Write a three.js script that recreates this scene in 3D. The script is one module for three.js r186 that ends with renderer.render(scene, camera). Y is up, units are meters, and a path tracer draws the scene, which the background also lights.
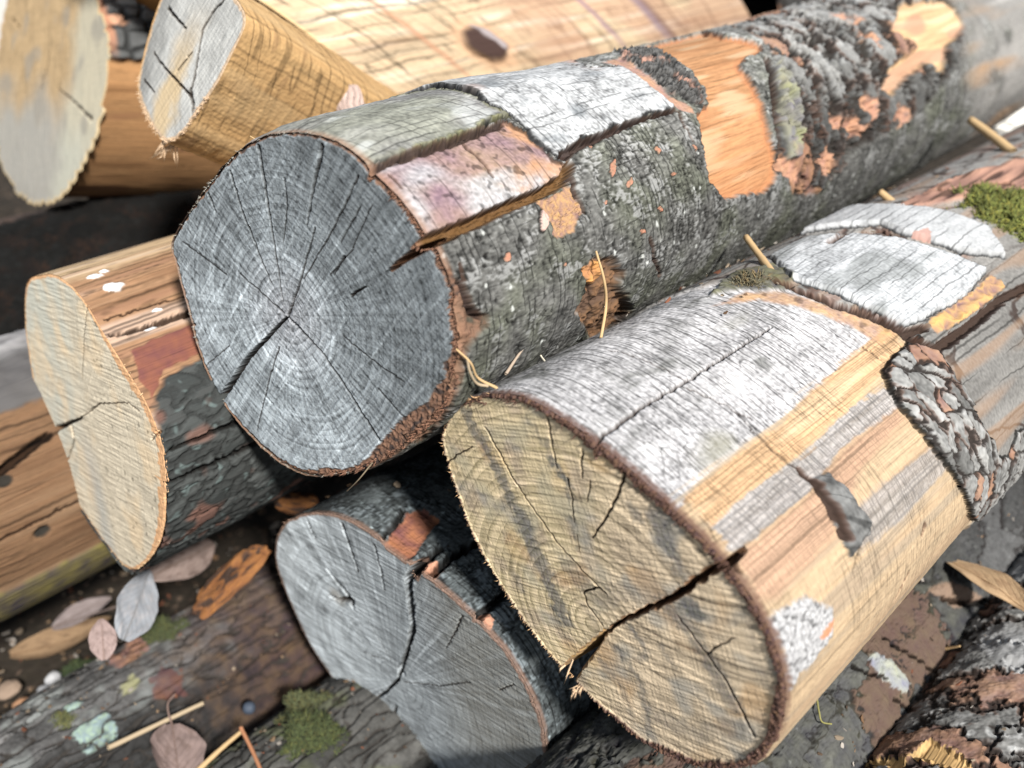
import * as THREE from 'three';
import { mergeGeometries } from 'three/addons/utils/BufferGeometryUtils.js';

// ---------------------------------------------------------------- camera, sky, sun, exposure
const CAM_H = 0.78;
const scene = new THREE.Scene();
const camera = new THREE.PerspectiveCamera(2 * Math.atan(384 / 1000) * 180 / Math.PI, 4 / 3, 0.02, 200);
camera.position.set(0, CAM_H, 0);
camera.rotation.set(-30.3 * Math.PI / 180, 0, 0);
camera.focus = 0.56;
camera.userData.fStop = 5.2;
const renderer = new THREE.WebGLRenderer({ antialias: true });
renderer.setSize(1024, 768);
renderer.toneMapping = THREE.LinearToneMapping;
renderer.toneMappingExposure = 1.84;
renderer.shadowMap.enabled = true;

const SUN = new THREE.Vector3(0.31, 0.65, 0.69).normalize();
{ // bright hazy sky, a little whiter towards the sun and the horizon
  const W = 256, H = 128, d = new Float32Array(W * H * 4);
  for (let j = 0; j < H; j++) for (let i = 0; i < W; i++) {
    const el = ((j + 0.5) / H - 0.5) * Math.PI, az = ((i + 0.5) / W - 0.5) * 2 * Math.PI;
    const v = new THREE.Vector3(Math.cos(el) * Math.cos(az), Math.sin(el), Math.cos(el) * Math.sin(az));
    const s = Math.pow(Math.max(0, v.dot(SUN)), 6), hz = Math.exp(-Math.max(0, v.y) * 2.2);
    const k = (j * W + i) * 4;
    d[k] = 0.62 + 0.38 * hz + 0.9 * s; d[k + 1] = 0.78 + 0.26 * hz + 0.85 * s; d[k + 2] = 1.0 + 0.08 * hz + 0.75 * s; d[k + 3] = 1;
  }
  const sky = new THREE.DataTexture(d, W, H, THREE.RGBAFormat, THREE.FloatType);
  sky.mapping = THREE.EquirectangularReflectionMapping; sky.magFilter = THREE.LinearFilter; sky.needsUpdate = true;
  scene.background = sky; scene.environment = sky;
  scene.backgroundIntensity = 0.31; scene.environmentIntensity = 0.31;
}
const sun = new THREE.DirectionalLight(0xfff9f0, 5);
sun.position.copy(SUN).multiplyScalar(4).add(new THREE.Vector3(0, 0.4, -0.7)); sun.target.position.set(0, 0.4, -0.7);
sun.castShadow = true; sun.shadow.mapSize.set(4096, 4096); sun.shadow.radius = 12;
Object.assign(sun.shadow.camera, { left: -2, right: 2, top: 2, bottom: -2, near: 0.1, far: 12 });
scene.add(sun, sun.target);

// ---------------------------------------------------------------- noise and small maths
let seed = 7;
const rnd = () => { seed = (seed + 0x6D2B79F5) | 0; let t = Math.imul(seed ^ seed >>> 15, 1 | seed); t = t + Math.imul(t ^ t >>> 7, 61 | t) ^ t; return ((t ^ t >>> 14) >>> 0) / 4294967296; };
const PERM = new Uint8Array(512), G3 = new Float32Array(256 * 3), HR = new Float32Array(512);
{ const p = [...Array(256).keys()]; for (let i = 255; i > 0; i--) { const j = Math.floor(rnd() * (i + 1)); [p[i], p[j]] = [p[j], p[i]]; }
  for (let i = 0; i < 512; i++) { PERM[i] = p[i & 255]; HR[i] = rnd(); }
  for (let i = 0; i < 256; i++) { const z = rnd() * 2 - 1, a = rnd() * 6.2832, r = Math.sqrt(1 - z * z); G3[i * 3] = r * Math.cos(a); G3[i * 3 + 1] = r * Math.sin(a); G3[i * 3 + 2] = z; } }
function n3(x, y, z) { // gradient noise, about -1..1
  const X = Math.floor(x), Y = Math.floor(y), Z = Math.floor(z); x -= X; y -= Y; z -= Z;
  const u = x * x * x * (x * (x * 6 - 15) + 10), v = y * y * y * (y * (y * 6 - 15) + 10), w = z * z * z * (z * (z * 6 - 15) + 10);
  const xi = X & 255, yi = Y & 255, zi = Z & 255, A = PERM[xi] + yi, B = PERM[xi + 1] + yi;
  const g = (h, a, b, c) => { h *= 3; return G3[h] * a + G3[h + 1] * b + G3[h + 2] * c; };
  const A0 = PERM[A & 511] + zi, A1 = PERM[(A + 1) & 511] + zi, B0 = PERM[B & 511] + zi, B1 = PERM[(B + 1) & 511] + zi;
  const l = (a, b, t) => a + (b - a) * t;
  return 1.5 * l(l(l(g(PERM[A0 & 511], x, y, z), g(PERM[B0 & 511], x - 1, y, z), u), l(g(PERM[A1 & 511], x, y - 1, z), g(PERM[B1 & 511], x - 1, y - 1, z), u), v),
    l(l(g(PERM[(A0 + 1) & 511], x, y, z - 1), g(PERM[(B0 + 1) & 511], x - 1, y, z - 1), u), l(g(PERM[(A1 + 1) & 511], x, y - 1, z - 1), g(PERM[(B1 + 1) & 511], x - 1, y - 1, z - 1), u), v), w);
}
const f2 = (x, y, z) => n3(x, y, z) * 0.67 + n3(x * 2.1 + 7.3, y * 2.1, z * 2.1) * 0.33;
const f3 = (x, y, z) => n3(x, y, z) * 0.55 + n3(x * 2.1 + 7.3, y * 2.1, z * 2.1) * 0.29 + n3(x * 4.3, y * 4.3 + 3.1, z * 4.3) * 0.16;
const WO = { f1: 0, f2: 0, id: 0 };
function worley(x, y) { // nearest and second nearest jittered cell point
  const X = Math.floor(x), Y = Math.floor(y); let a = 9, b = 9, id = 0, cx = 0, cy = 0;
  for (let j = -1; j <= 1; j++) for (let i = -1; i <= 1; i++) {
    const h = PERM[(PERM[(X + i) & 255] + Y + j) & 255], dx = X + i + 0.1 + 0.8 * HR[h] - x, dy = Y + j + 0.1 + 0.8 * HR[h + 200] - y, d = dx * dx + dy * dy;
    if (d < a) { b = a; a = d; id = h; cx = X + i; cy = Y + j; } else if (d < b) b = d;
  }
  WO.f1 = Math.sqrt(a); WO.f2 = Math.sqrt(b); WO.id = id; WO.cx = cx; WO.cy = cy; return WO;
}
const sm = (a, b, x) => { x = (x - a) / (b - a); x = x < 0 ? 0 : x > 1 ? 1 : x; return x * x * (3 - 2 * x); };
const cl = (x, a = 0, b = 1) => x < a ? a : x > b ? b : x;
function lineField(u, v, freq, sd, vb = 40, thick = 1) { // thin broken lines at steps of u, running along v; 0..1
  const q = u * freq + 0.4 * n3(v * 22, u * 9, sd) + 0.12 * n3(v * 160, u * 40, sd), i = Math.floor(q), f = q - i, h = HR[(i + sd * 37) & 255], d = Math.abs(f - 0.3 - 0.4 * h) / freq, w = (0.00012 + 0.00028 * HR[(i * 7 + sd * 11) & 255]) * thick, br = n3(v * vb + h * 50, i * 3.7, sd);
  return sm(w * 1.9, w * 0.4, d) * sm(-0.15, 0.2, br + (h - 0.5) * 0.7);
}
function mix(o, k, r, g, b) { k = cl(k); o.r += (r - o.r) * k; o.g += (g - o.g) * k; o.b += (b - o.b) * k; }
function mul(o, k) { o.r *= k; o.g *= k; o.b *= k; }

// signed distance to a hand-laid outline on a surface (positive inside), kept on a grid
class Patch {
  constructor(pts, margin = 0.012, res = 0.0007) {
    let x0 = 1e9, x1 = -1e9, y0 = 1e9, y1 = -1e9; for (const [x, y] of pts) { x0 = Math.min(x0, x); x1 = Math.max(x1, x); y0 = Math.min(y0, y); y1 = Math.max(y1, y); }
    res = Math.max(res, Math.max(x1 - x0, y1 - y0) / 300);
    this.x0 = x0 - margin; this.y0 = y0 - margin; this.res = res; this.far = -margin;
    this.w = Math.ceil((x1 - x0 + 2 * margin) / res) + 2; this.h = Math.ceil((y1 - y0 + 2 * margin) / res) + 2; this.d = new Float32Array(this.w * this.h);
    const n = pts.length;
    for (let j = 0; j < this.h; j++) for (let i = 0; i < this.w; i++) {
      const x = this.x0 + i * res, y = this.y0 + j * res; let m = 1e9, inside = false;
      for (let k = 0, q = n - 1; k < n; q = k++) {
        const ax = pts[q][0], ay = pts[q][1], bx = pts[k][0], by = pts[k][1], ex = bx - ax, ey = by - ay, u = cl(((x - ax) * ex + (y - ay) * ey) / (ex * ex + ey * ey || 1e-12));
        const dx = ax + ex * u - x, dy = ay + ey * u - y; m = Math.min(m, dx * dx + dy * dy);
        if ((ay > y) !== (by > y) && x < ax + (y - ay) / (by - ay) * ex) inside = !inside;
      }
      this.d[j * this.w + i] = Math.sqrt(m) * (inside ? 1 : -1);
    }
  }
  at(x, y) {
    const i = (x - this.x0) / this.res, j = (y - this.y0) / this.res; if (!(i > 0 && j > 0 && i < this.w - 1 && j < this.h - 1)) return this.far;
    const a = i | 0, b = j | 0, u = i - a, v = j - b, k = b * this.w + a, d = this.d;
    return (d[k] * (1 - u) + d[k + 1] * u) * (1 - v) + (d[k + this.w] * (1 - u) + d[k + this.w + 1] * u) * v;
  }
}
// cracks on a surface: a grid that keeps (half width - distance), so >0 is inside a crack, and the crack's depth
class Cracks {
  constructor(x0, x1, y0, y1, res) { this.x0 = x0; this.y0 = y0; this.res = res; this.w = Math.ceil((x1 - x0) / res) + 1; this.h = Math.ceil((y1 - y0) / res) + 1; this.e = new Float32Array(this.w * this.h).fill(-0.01); this.k = new Float32Array(this.w * this.h); }
  line(pts, w0, w1, depth, jit = 0.0012) { // half widths at both ends, wandering between the points
    const q = []; let len = 0;
    for (let i = 0; i + 1 < pts.length; i++) { const [ax, ay] = pts[i], [bx, by] = pts[i + 1], l = Math.hypot(bx - ax, by - ay), n = Math.max(1, Math.round(l / 0.0022));
      for (let k = 0; k < n; k++) { const x = ax + (bx - ax) * k / n, y = ay + (by - ay) * k / n; q.push([x + jit * f2(x * 260, y * 260, 5.1), y + jit * f2(x * 260, y * 260, 9.7), len + l * k / n]); } len += l; }
    q.push([...pts[pts.length - 1], len]); const M = 0.006;
    for (let i = 0; i + 1 < q.length; i++) {
      const [ax, ay, la] = q[i], [bx, by, lb] = q[i + 1], ex = bx - ax, ey = by - ay, ee = ex * ex + ey * ey || 1e-12;
      const wa = (w0 + (w1 - w0) * la / len) * (1 + 0.35 * n3(ax * 500, ay * 500, 3)), wb = (w0 + (w1 - w0) * lb / len) * (1 + 0.35 * n3(bx * 500, by * 500, 3)), m = M + Math.max(wa, wb);
      const i0 = Math.max(0, Math.floor((Math.min(ax, bx) - m - this.x0) / this.res)), i1 = Math.min(this.w - 1, Math.ceil((Math.max(ax, bx) + m - this.x0) / this.res));
      const j0 = Math.max(0, Math.floor((Math.min(ay, by) - m - this.y0) / this.res)), j1 = Math.min(this.h - 1, Math.ceil((Math.max(ay, by) + m - this.y0) / this.res));
      for (let j = j0; j <= j1; j++) for (let k = i0; k <= i1; k++) {
        const x = this.x0 + k * this.res, y = this.y0 + j * this.res, u = cl(((x - ax) * ex + (y - ay) * ey) / ee), dx = ax + ex * u - x, dy = ay + ey * u - y;
        const e = wa + (wb - wa) * u - Math.sqrt(dx * dx + dy * dy), c = j * this.w + k; if (e > this.e[c]) { this.e[c] = e; this.k[c] = depth; }
      }
    }
    return this;
  }
  at(x, y) {
    const i = (x - this.x0) / this.res, j = (y - this.y0) / this.res; if (!(i > 0 && j > 0 && i < this.w - 1 && j < this.h - 1)) { this.depth = 0; return -0.01; }
    const a = i | 0, b = j | 0, u = i - a, v = j - b, k = b * this.w + a, d = this.e; this.depth = this.k[(b + (v > 0.5 ? 1 : 0)) * this.w + a + (u > 0.5 ? 1 : 0)];
    return (d[k] * (1 - u) + d[k + 1] * u) * (1 - v) + (d[k + this.w] * (1 - u) + d[k + this.w + 1] * u) * v;
  }
}

// ---------------------------------------------------------------- naming
const taken = {};
function numbered(n) { const k = taken[n] = (taken[n] ?? -1) + 1; return k ? n + '_' + String(k).padStart(3, '0') : n; }
function thing(name, label, category, group) { const o = new THREE.Group(); o.name = numbered(name); o.userData = { label, category }; if (group) o.userData.group = group; scene.add(o); return o; }
function mesh(name, geometry, material, parent = scene) { const m = new THREE.Mesh(geometry, material); m.name = parent === scene ? numbered(name) : name; m.castShadow = m.receiveShadow = true; parent.add(m); return m; }

// ---------------------------------------------------------------- the shape of a log
// every log has a frame (centre C of its cut end, axis d, e1 and e2 across it), an outline of the cut end, and a radius that relaxes to R1 along its length
const LOGS = {
  A: {"C":[-0.11389,0.53679,-0.48811],"d":[0.68115,0,-0.73214],"e1":[0.73214,0,0.68115],"e2":[0,1,0],"sx":0.12,"sy":0.08,"bx":0,"by":0,"bxx":0,"byy":0,"kl":0.5,"len":1.5,"R1":0.088,"th0":0.52,"poly":[[-0.0244,0.0914],[-0.0071,0.0969],[0.0143,0.0996],[0.0345,0.0973],[0.0519,0.09],[0.0727,0.0782],[0.0871,0.0644],[0.101,0.043],[0.1067,0.0215],[0.1056,-0.0003],[0.0968,-0.0217],[0.0805,-0.0417],[0.0559,-0.0671],[0.0291,-0.0856],[0.0004,-0.0985],[-0.025,-0.0996],[-0.0508,-0.0905],[-0.0746,-0.0746],[-0.0894,-0.0507],[-0.0978,-0.0233],[-0.105,0.0036],[-0.1067,0.017],[-0.0891,0.0379],[-0.0644,0.0631],[-0.0422,0.0814]]},
  B: {"C":[0.04194,0.44214,-0.38147],"d":[0.68115,0,-0.73214],"e1":[0.73214,0,0.68115],"e2":[0,1,0],"sx":0,"sy":-0.04,"bx":0,"by":-0.026,"bxx":0,"byy":0,"kl":0.7,"len":1.15,"R1":0.105,"th0":0.98,"poly":[[-0.1034,0.0525],[-0.0954,0.0654],[-0.0762,0.0802],[-0.0586,0.0892],[-0.0409,0.0926],[-0.0234,0.091],[-0.0007,0.0867],[0.0233,0.0788],[0.0454,0.0695],[0.0616,0.0616],[0.0733,0.0544],[0.0869,0.0427],[0.0985,0.0268],[0.1065,0.0062],[0.1083,-0.015],[0.1054,-0.0351],[0.0983,-0.0547],[0.081,-0.0745],[0.0631,-0.0856],[0.0385,-0.0926],[0.0151,-0.0902],[-0.0058,-0.0842],[-0.0252,-0.0764],[-0.0459,-0.0642],[-0.0682,-0.0441],[-0.0865,-0.0214],[-0.0975,0.0014],[-0.1058,0.0249],[-0.1083,0.0405]]},
  D: {"C":[-0.28152,0.41638,-0.56532],"d":[0.68115,0,-0.73214],"e1":[0.73214,0,0.68115],"e2":[0,1,0],"sx":-0.05,"sy":0.1,"bx":0,"by":0,"bxx":0,"byy":0,"kl":0.5,"len":0.75,"R1":0.1,"th0":0.55,"poly":[[-0.0833,0.0758],[-0.0563,0.09],[-0.0246,0.0992],[0.0075,0.0967],[0.0386,0.0807],[0.0684,0.0654],[0.091,0.0514],[0.1018,0.0292],[0.0991,-0.0072],[0.088,-0.0406],[0.0644,-0.0719],[0.0327,-0.0985],[0.0016,-0.0992],[-0.037,-0.0898],[-0.0688,-0.0798],[-0.0867,-0.0623],[-0.0995,-0.0297],[-0.1018,0.0104],[-0.099,0.0428]]},
  F: {"C":[-0.07847,0.2409,-0.51416],"d":[0.68115,0,-0.73214],"e1":[0.73214,0,0.68115],"e2":[0,1,0],"sx":0.05,"sy":-0.1,"bx":0,"by":0,"bxx":0,"byy":0,"kl":0.5,"len":0.8,"R1":0.11,"th0":0.9,"poly":[[-0.1276,0.0432],[-0.1101,0.0763],[-0.0833,0.1024],[-0.048,0.1238],[-0.0148,0.1311],[0.0166,0.126],[0.0483,0.1204],[0.0789,0.1108],[0.1032,0.0972],[0.1173,0.0784],[0.128,0.0537],[0.1307,0.0212],[0.1291,-0.0171],[0.1156,-0.0639],[0.0861,-0.1089],[0.0438,-0.1311],[-0.0022,-0.1307],[-0.0405,-0.1121],[-0.0696,-0.0951],[-0.1094,-0.0559],[-0.1234,-0.0186],[-0.1307,0.018]]},
  G: {"C":[-0.45945,0.53848,-1.00389],"d":[0.72549,-0.2152,-0.65372],"e1":[0.66941,0,0.74289],"e2":[0.15987,0.97657,-0.14406],"sx":0.05,"sy":0.15,"bx":0,"by":0,"bxx":0,"byy":0,"kl":0.5,"len":0.3,"R1":0.125,"th0":0.3,"poly":[[-0.1134,0.0639],[-0.1205,0.0224],[-0.1169,-0.0289],[-0.0894,-0.0868],[-0.0442,-0.1111],[0.0093,-0.1132],[0.0608,-0.092],[0.0996,-0.0461],[0.1171,-0.0017],[0.1205,0.0286],[0.1047,0.057],[0.0761,0.0813],[0.0365,0.1058],[-0.0208,0.1132],[-0.0792,0.0974]]},
  H: {"C":[-0.21939,0.62932,-0.69487],"d":[0.44897,-0.53414,-0.71632],"e1":[0.84732,0,0.53108],"e2":[0.28367,0.84539,-0.45259],"sx":-0.2,"sy":-0.05,"bx":0,"by":0,"bxx":0,"byy":0,"kl":1.2,"len":0.27,"R1":0.05,"th0":-0.3,"poly":[[-0.0502,-0.0287],[-0.0564,-0.0147],[-0.0558,0.0177],[-0.0518,0.0391],[-0.0438,0.0567],[0.0026,0.0582],[0.0424,0.0395],[0.0564,0.0267],[0.0532,0.0105],[0.0413,-0.0149],[0.0268,-0.0358],[0.0152,-0.051],[-0.003,-0.0582],[-0.027,-0.0477]]},
  E: {"C":[-0.57218,0.318,-0.46404],"d":[0.68115,0,-0.73214],"e1":[0.73214,0,0.68115],"e2":[0,1,0],"sx":0,"sy":0,"bx":0,"by":0,"bxx":0,"byy":0,"kl":0.5,"len":0.9,"R1":0.1,"th0":0.5,"r":0.1},
  J: {"C":[-0.7175,0.31,-0.66753],"d":[0.68115,0,-0.73214],"e1":[0.73214,0,0.68115],"e2":[0,1,0],"sx":0,"sy":0,"bx":0,"by":0,"bxx":0,"byy":0,"kl":0.5,"len":0.9,"R1":0.11,"th0":0.5,"r":0.11},
  K: {"C":[-0.51692,0.106,-0.34433],"d":[0.68115,0,-0.73214],"e1":[0.73214,0,0.68115],"e2":[0,1,0],"sx":0,"sy":0,"bx":0,"by":0,"bxx":0,"byy":0,"kl":0.5,"len":0.65,"R1":0.072,"th0":0.9,"r":0.072},
  L: {"C":[-0.33093,0.112,-0.30788],"d":[0.68115,0,-0.73214],"e1":[0.73214,0,0.68115],"e2":[0,1,0],"sx":0,"sy":0,"bx":0,"by":0,"bxx":0,"byy":0,"kl":0.5,"len":0.8,"R1":0.07,"th0":1,"r":0.07},
  M: {"C":[-0.00654,0.215,-0.27925],"d":[0.68115,0,-0.73214],"e1":[0.73214,0,0.68115],"e2":[0,1,0],"sx":0,"sy":0,"bx":0,"by":0,"bxx":0,"byy":0,"kl":0.5,"len":1.2,"R1":0.09,"th0":1.3,"r":0.09},
  N: {"C":[0.20033,0.22,-0.29167],"d":[0.68115,0,-0.73214],"e1":[0.73214,0,0.68115],"e2":[0,1,0],"sx":0,"sy":0,"bx":0,"by":0,"bxx":0,"byy":0,"kl":0.5,"len":1.2,"R1":0.085,"th0":1.6,"r":0.085},
  I: {"C":[-0.23253,0.53,-1.01263],"d":[0.68115,0,-0.73214],"e1":[0.73214,0,0.68115],"e2":[0,1,0],"sx":0.1,"sy":-1,"bx":0,"by":0,"bxx":0,"byy":0,"kl":0.5,"len":0.6,"R1":0.17,"th0":0.3,"r":0.17},
  P: {"C":[0.23167,0.56,-1.42349],"d":[0.68115,0,-0.73214],"e1":[0.73214,0,0.68115],"e2":[0,1,0],"sx":0,"sy":0,"bx":0,"by":0,"bxx":0,"byy":0,"kl":0.5,"len":0.8,"R1":0.14,"th0":0.3,"r":0.14},
  Q: {"C":[0.46661,0.16,-0.79516],"d":[0.68115,0,-0.73214],"e1":[0.73214,0,0.68115],"e2":[0,1,0],"sx":0,"sy":0,"bx":0,"by":0,"bxx":0,"byy":0,"kl":0.5,"len":1.2,"R1":0.09,"th0":0.5,"r":0.09}
};
for (const L of Object.values(LOGS)) {
  if (L.poly) { // outline -> radius by angle (closed Catmull-Rom)
    const N = L.poly.length, q = []; for (let i = 0; i < N; i++) { const p0 = L.poly[(i + N - 1) % N], p1 = L.poly[i], p2 = L.poly[(i + 1) % N], p3 = L.poly[(i + 2) % N];
      for (let k = 0; k < 24; k++) { const t = k / 24, t2 = t * t, t3 = t2 * t; q.push([0, 1].map((c) => 0.5 * (2 * p1[c] + (p2[c] - p0[c]) * t + (2 * p0[c] - 5 * p1[c] + 4 * p2[c] - p3[c]) * t2 + (3 * p1[c] - p0[c] - 3 * p2[c] + p3[c]) * t3))); } }
    L.rad = new Float32Array(720);
    for (let i = 0; i < 720; i++) { const a = i / 720 * 2 * Math.PI, c = Math.cos(a), s = Math.sin(a); let best = 0;
      for (let k = 0; k < q.length; k++) { const A = q[k], B = q[(k + 1) % q.length], a1 = c * A[1] - s * A[0], b1 = c * B[1] - s * B[0]; if (a1 * b1 <= 0 && a1 !== b1) { const u = a1 / (a1 - b1); best = Math.max(best, c * (A[0] + (B[0] - A[0]) * u) + s * (A[1] + (B[1] - A[1]) * u)); } }
      L.rad[i] = best; }
  } else L.rad = new Float32Array(720).fill(L.r);
  L.baseR = (th, t) => { let a = th / (2 * Math.PI) * 720; a -= Math.floor(a / 720) * 720; const i = Math.floor(a), f = a - i, r0 = L.rad[i % 720] * (1 - f) + L.rad[(i + 1) % 720] * f; let k = cl(t / L.kl); k = k * k * (3 - 2 * k); return r0 * (1 - k) + L.R1 * k; };
  L.point = (x, y, t, out, i) => { const k = t + L.sx * x + L.sy * y; for (let c = 0; c < 3; c++) out[i + c] = L.C[c] + L.e1[c] * x + L.e2[c] * y + L.d[c] * k; };
}
const TOS = new Uint8Array(4097); for (let i = 0; i <= 4096; i++) { const c = i / 4096; TOS[i] = Math.round(255 * (c <= 0.0031308 ? 12.92 * c : 1.055 * Math.pow(c, 1 / 2.4) - 0.055)); }
const srgb = (v) => TOS[v <= 0 ? 0 : v >= 1 ? 4096 : (v * 4096) | 0];
function bakeTexture(W, H, fn) { // fn(u, v, o) gives linear colour and fine relief hb (0..1)
  const c = new Uint8Array(W * H * 4), b = new Uint8Array(W * H * 4), o = { r: 0, g: 0, b: 0, h: 0, hb: 0.5, id: 0 };
  for (let j = 0; j < H; j++) for (let i = 0; i < W; i++) { o.hb = 0.5; fn((i + 0.5) / W, (j + 0.5) / H, o); const k = (j * W + i) * 4; c[k] = srgb(o.r); c[k + 1] = srgb(o.g); c[k + 2] = srgb(o.b); c[k + 3] = 255; b[k] = b[k + 1] = b[k + 2] = cl(o.hb) * 255; b[k + 3] = 255; }
  return [c, b].map((data, n) => { const t = new THREE.DataTexture(data, W, H, THREE.RGBAFormat); t.magFilter = THREE.LinearFilter; t.minFilter = THREE.LinearMipmapLinearFilter; t.generateMipmaps = true; t.wrapS = t.wrapT = THREE.ClampToEdgeWrapping; if (!n) t.colorSpace = THREE.SRGBColorSpace; t.needsUpdate = true; return t; });
}
const surfaceMaterial = (name, [map, bumpMap], bumpScale, roughness = 0.88) => Object.assign(new THREE.MeshPhysicalMaterial({ map, bumpMap, bumpScale, roughness: 0.95, specularIntensity: 0.3, metalness: 0, side: THREE.DoubleSide }), { name });

// picks the cells of one region out of a grid of points and makes a mesh of its own of them
function regions(nu, nv, pos, nor, uv, ids, hts, closed) {
  const lists = new Map(), cu = nu - 1;
  for (let j = 0; j < nv - 1; j++) for (let i = 0; i < cu; i++) {
    const a = j * nu + i, b = a + 1, c = a + nu, d = c + 1; let m = a; if (hts[b] > hts[m]) m = b; if (hts[c] > hts[m]) m = c; if (hts[d] > hts[m]) m = d;
    const id = ids[m]; let l = lists.get(id); if (!l) lists.set(id, l = []); l.push(a, b, d, a, d, c);
  }
  const out = new Map();
  for (const [id, l] of lists) {
    const re = new Map(), idx = new Uint32Array(l.length), src = []; l.forEach((v, k) => { let n = re.get(v); if (n === undefined) { n = src.length; re.set(v, n); src.push(v); } idx[k] = n; });
    const P = new Float32Array(src.length * 3), N = new Float32Array(src.length * 3), U = new Float32Array(src.length * 2);
    src.forEach((v, k) => { for (let c = 0; c < 3; c++) { P[k * 3 + c] = pos[v * 3 + c]; N[k * 3 + c] = nor[v * 3 + c]; } U[k * 2] = uv[v * 2]; U[k * 2 + 1] = uv[v * 2 + 1]; });
    const g = new THREE.BufferGeometry(); g.setAttribute('position', new THREE.BufferAttribute(P, 3)); g.setAttribute('normal', new THREE.BufferAttribute(N, 3)); g.setAttribute('uv', new THREE.BufferAttribute(U, 2)); g.setIndex(new THREE.BufferAttribute(idx, 1));
    out.set(id, { g, n: l.length / 3 });
  }
  return out;
}
function gridNormals(nu, nv, pos, wrap) {
  const nor = new Float32Array(pos.length), p = (i, j, c) => pos[(j * nu + i) * 3 + c];
  for (let j = 0; j < nv; j++) for (let i = 0; i < nu; i++) {
    const i0 = i > 0 ? i - 1 : wrap ? nu - 2 : 0, i1 = i < nu - 1 ? i + 1 : wrap ? 1 : nu - 1, j0 = Math.max(0, j - 1), j1 = Math.min(nv - 1, j + 1);
    const ax = p(i1, j, 0) - p(i0, j, 0), ay = p(i1, j, 1) - p(i0, j, 1), az = p(i1, j, 2) - p(i0, j, 2), bx = p(i, j1, 0) - p(i, j0, 0), by = p(i, j1, 1) - p(i, j0, 1), bz = p(i, j1, 2) - p(i, j0, 2);
    let x = ay * bz - az * by, y = az * bx - ax * bz, z = ax * by - ay * bx; const l = Math.hypot(x, y, z) || 1, k = (j * nu + i) * 3; nor[k] = x / l; nor[k + 1] = y / l; nor[k + 2] = z / l;
  }
  return nor;
}

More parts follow.
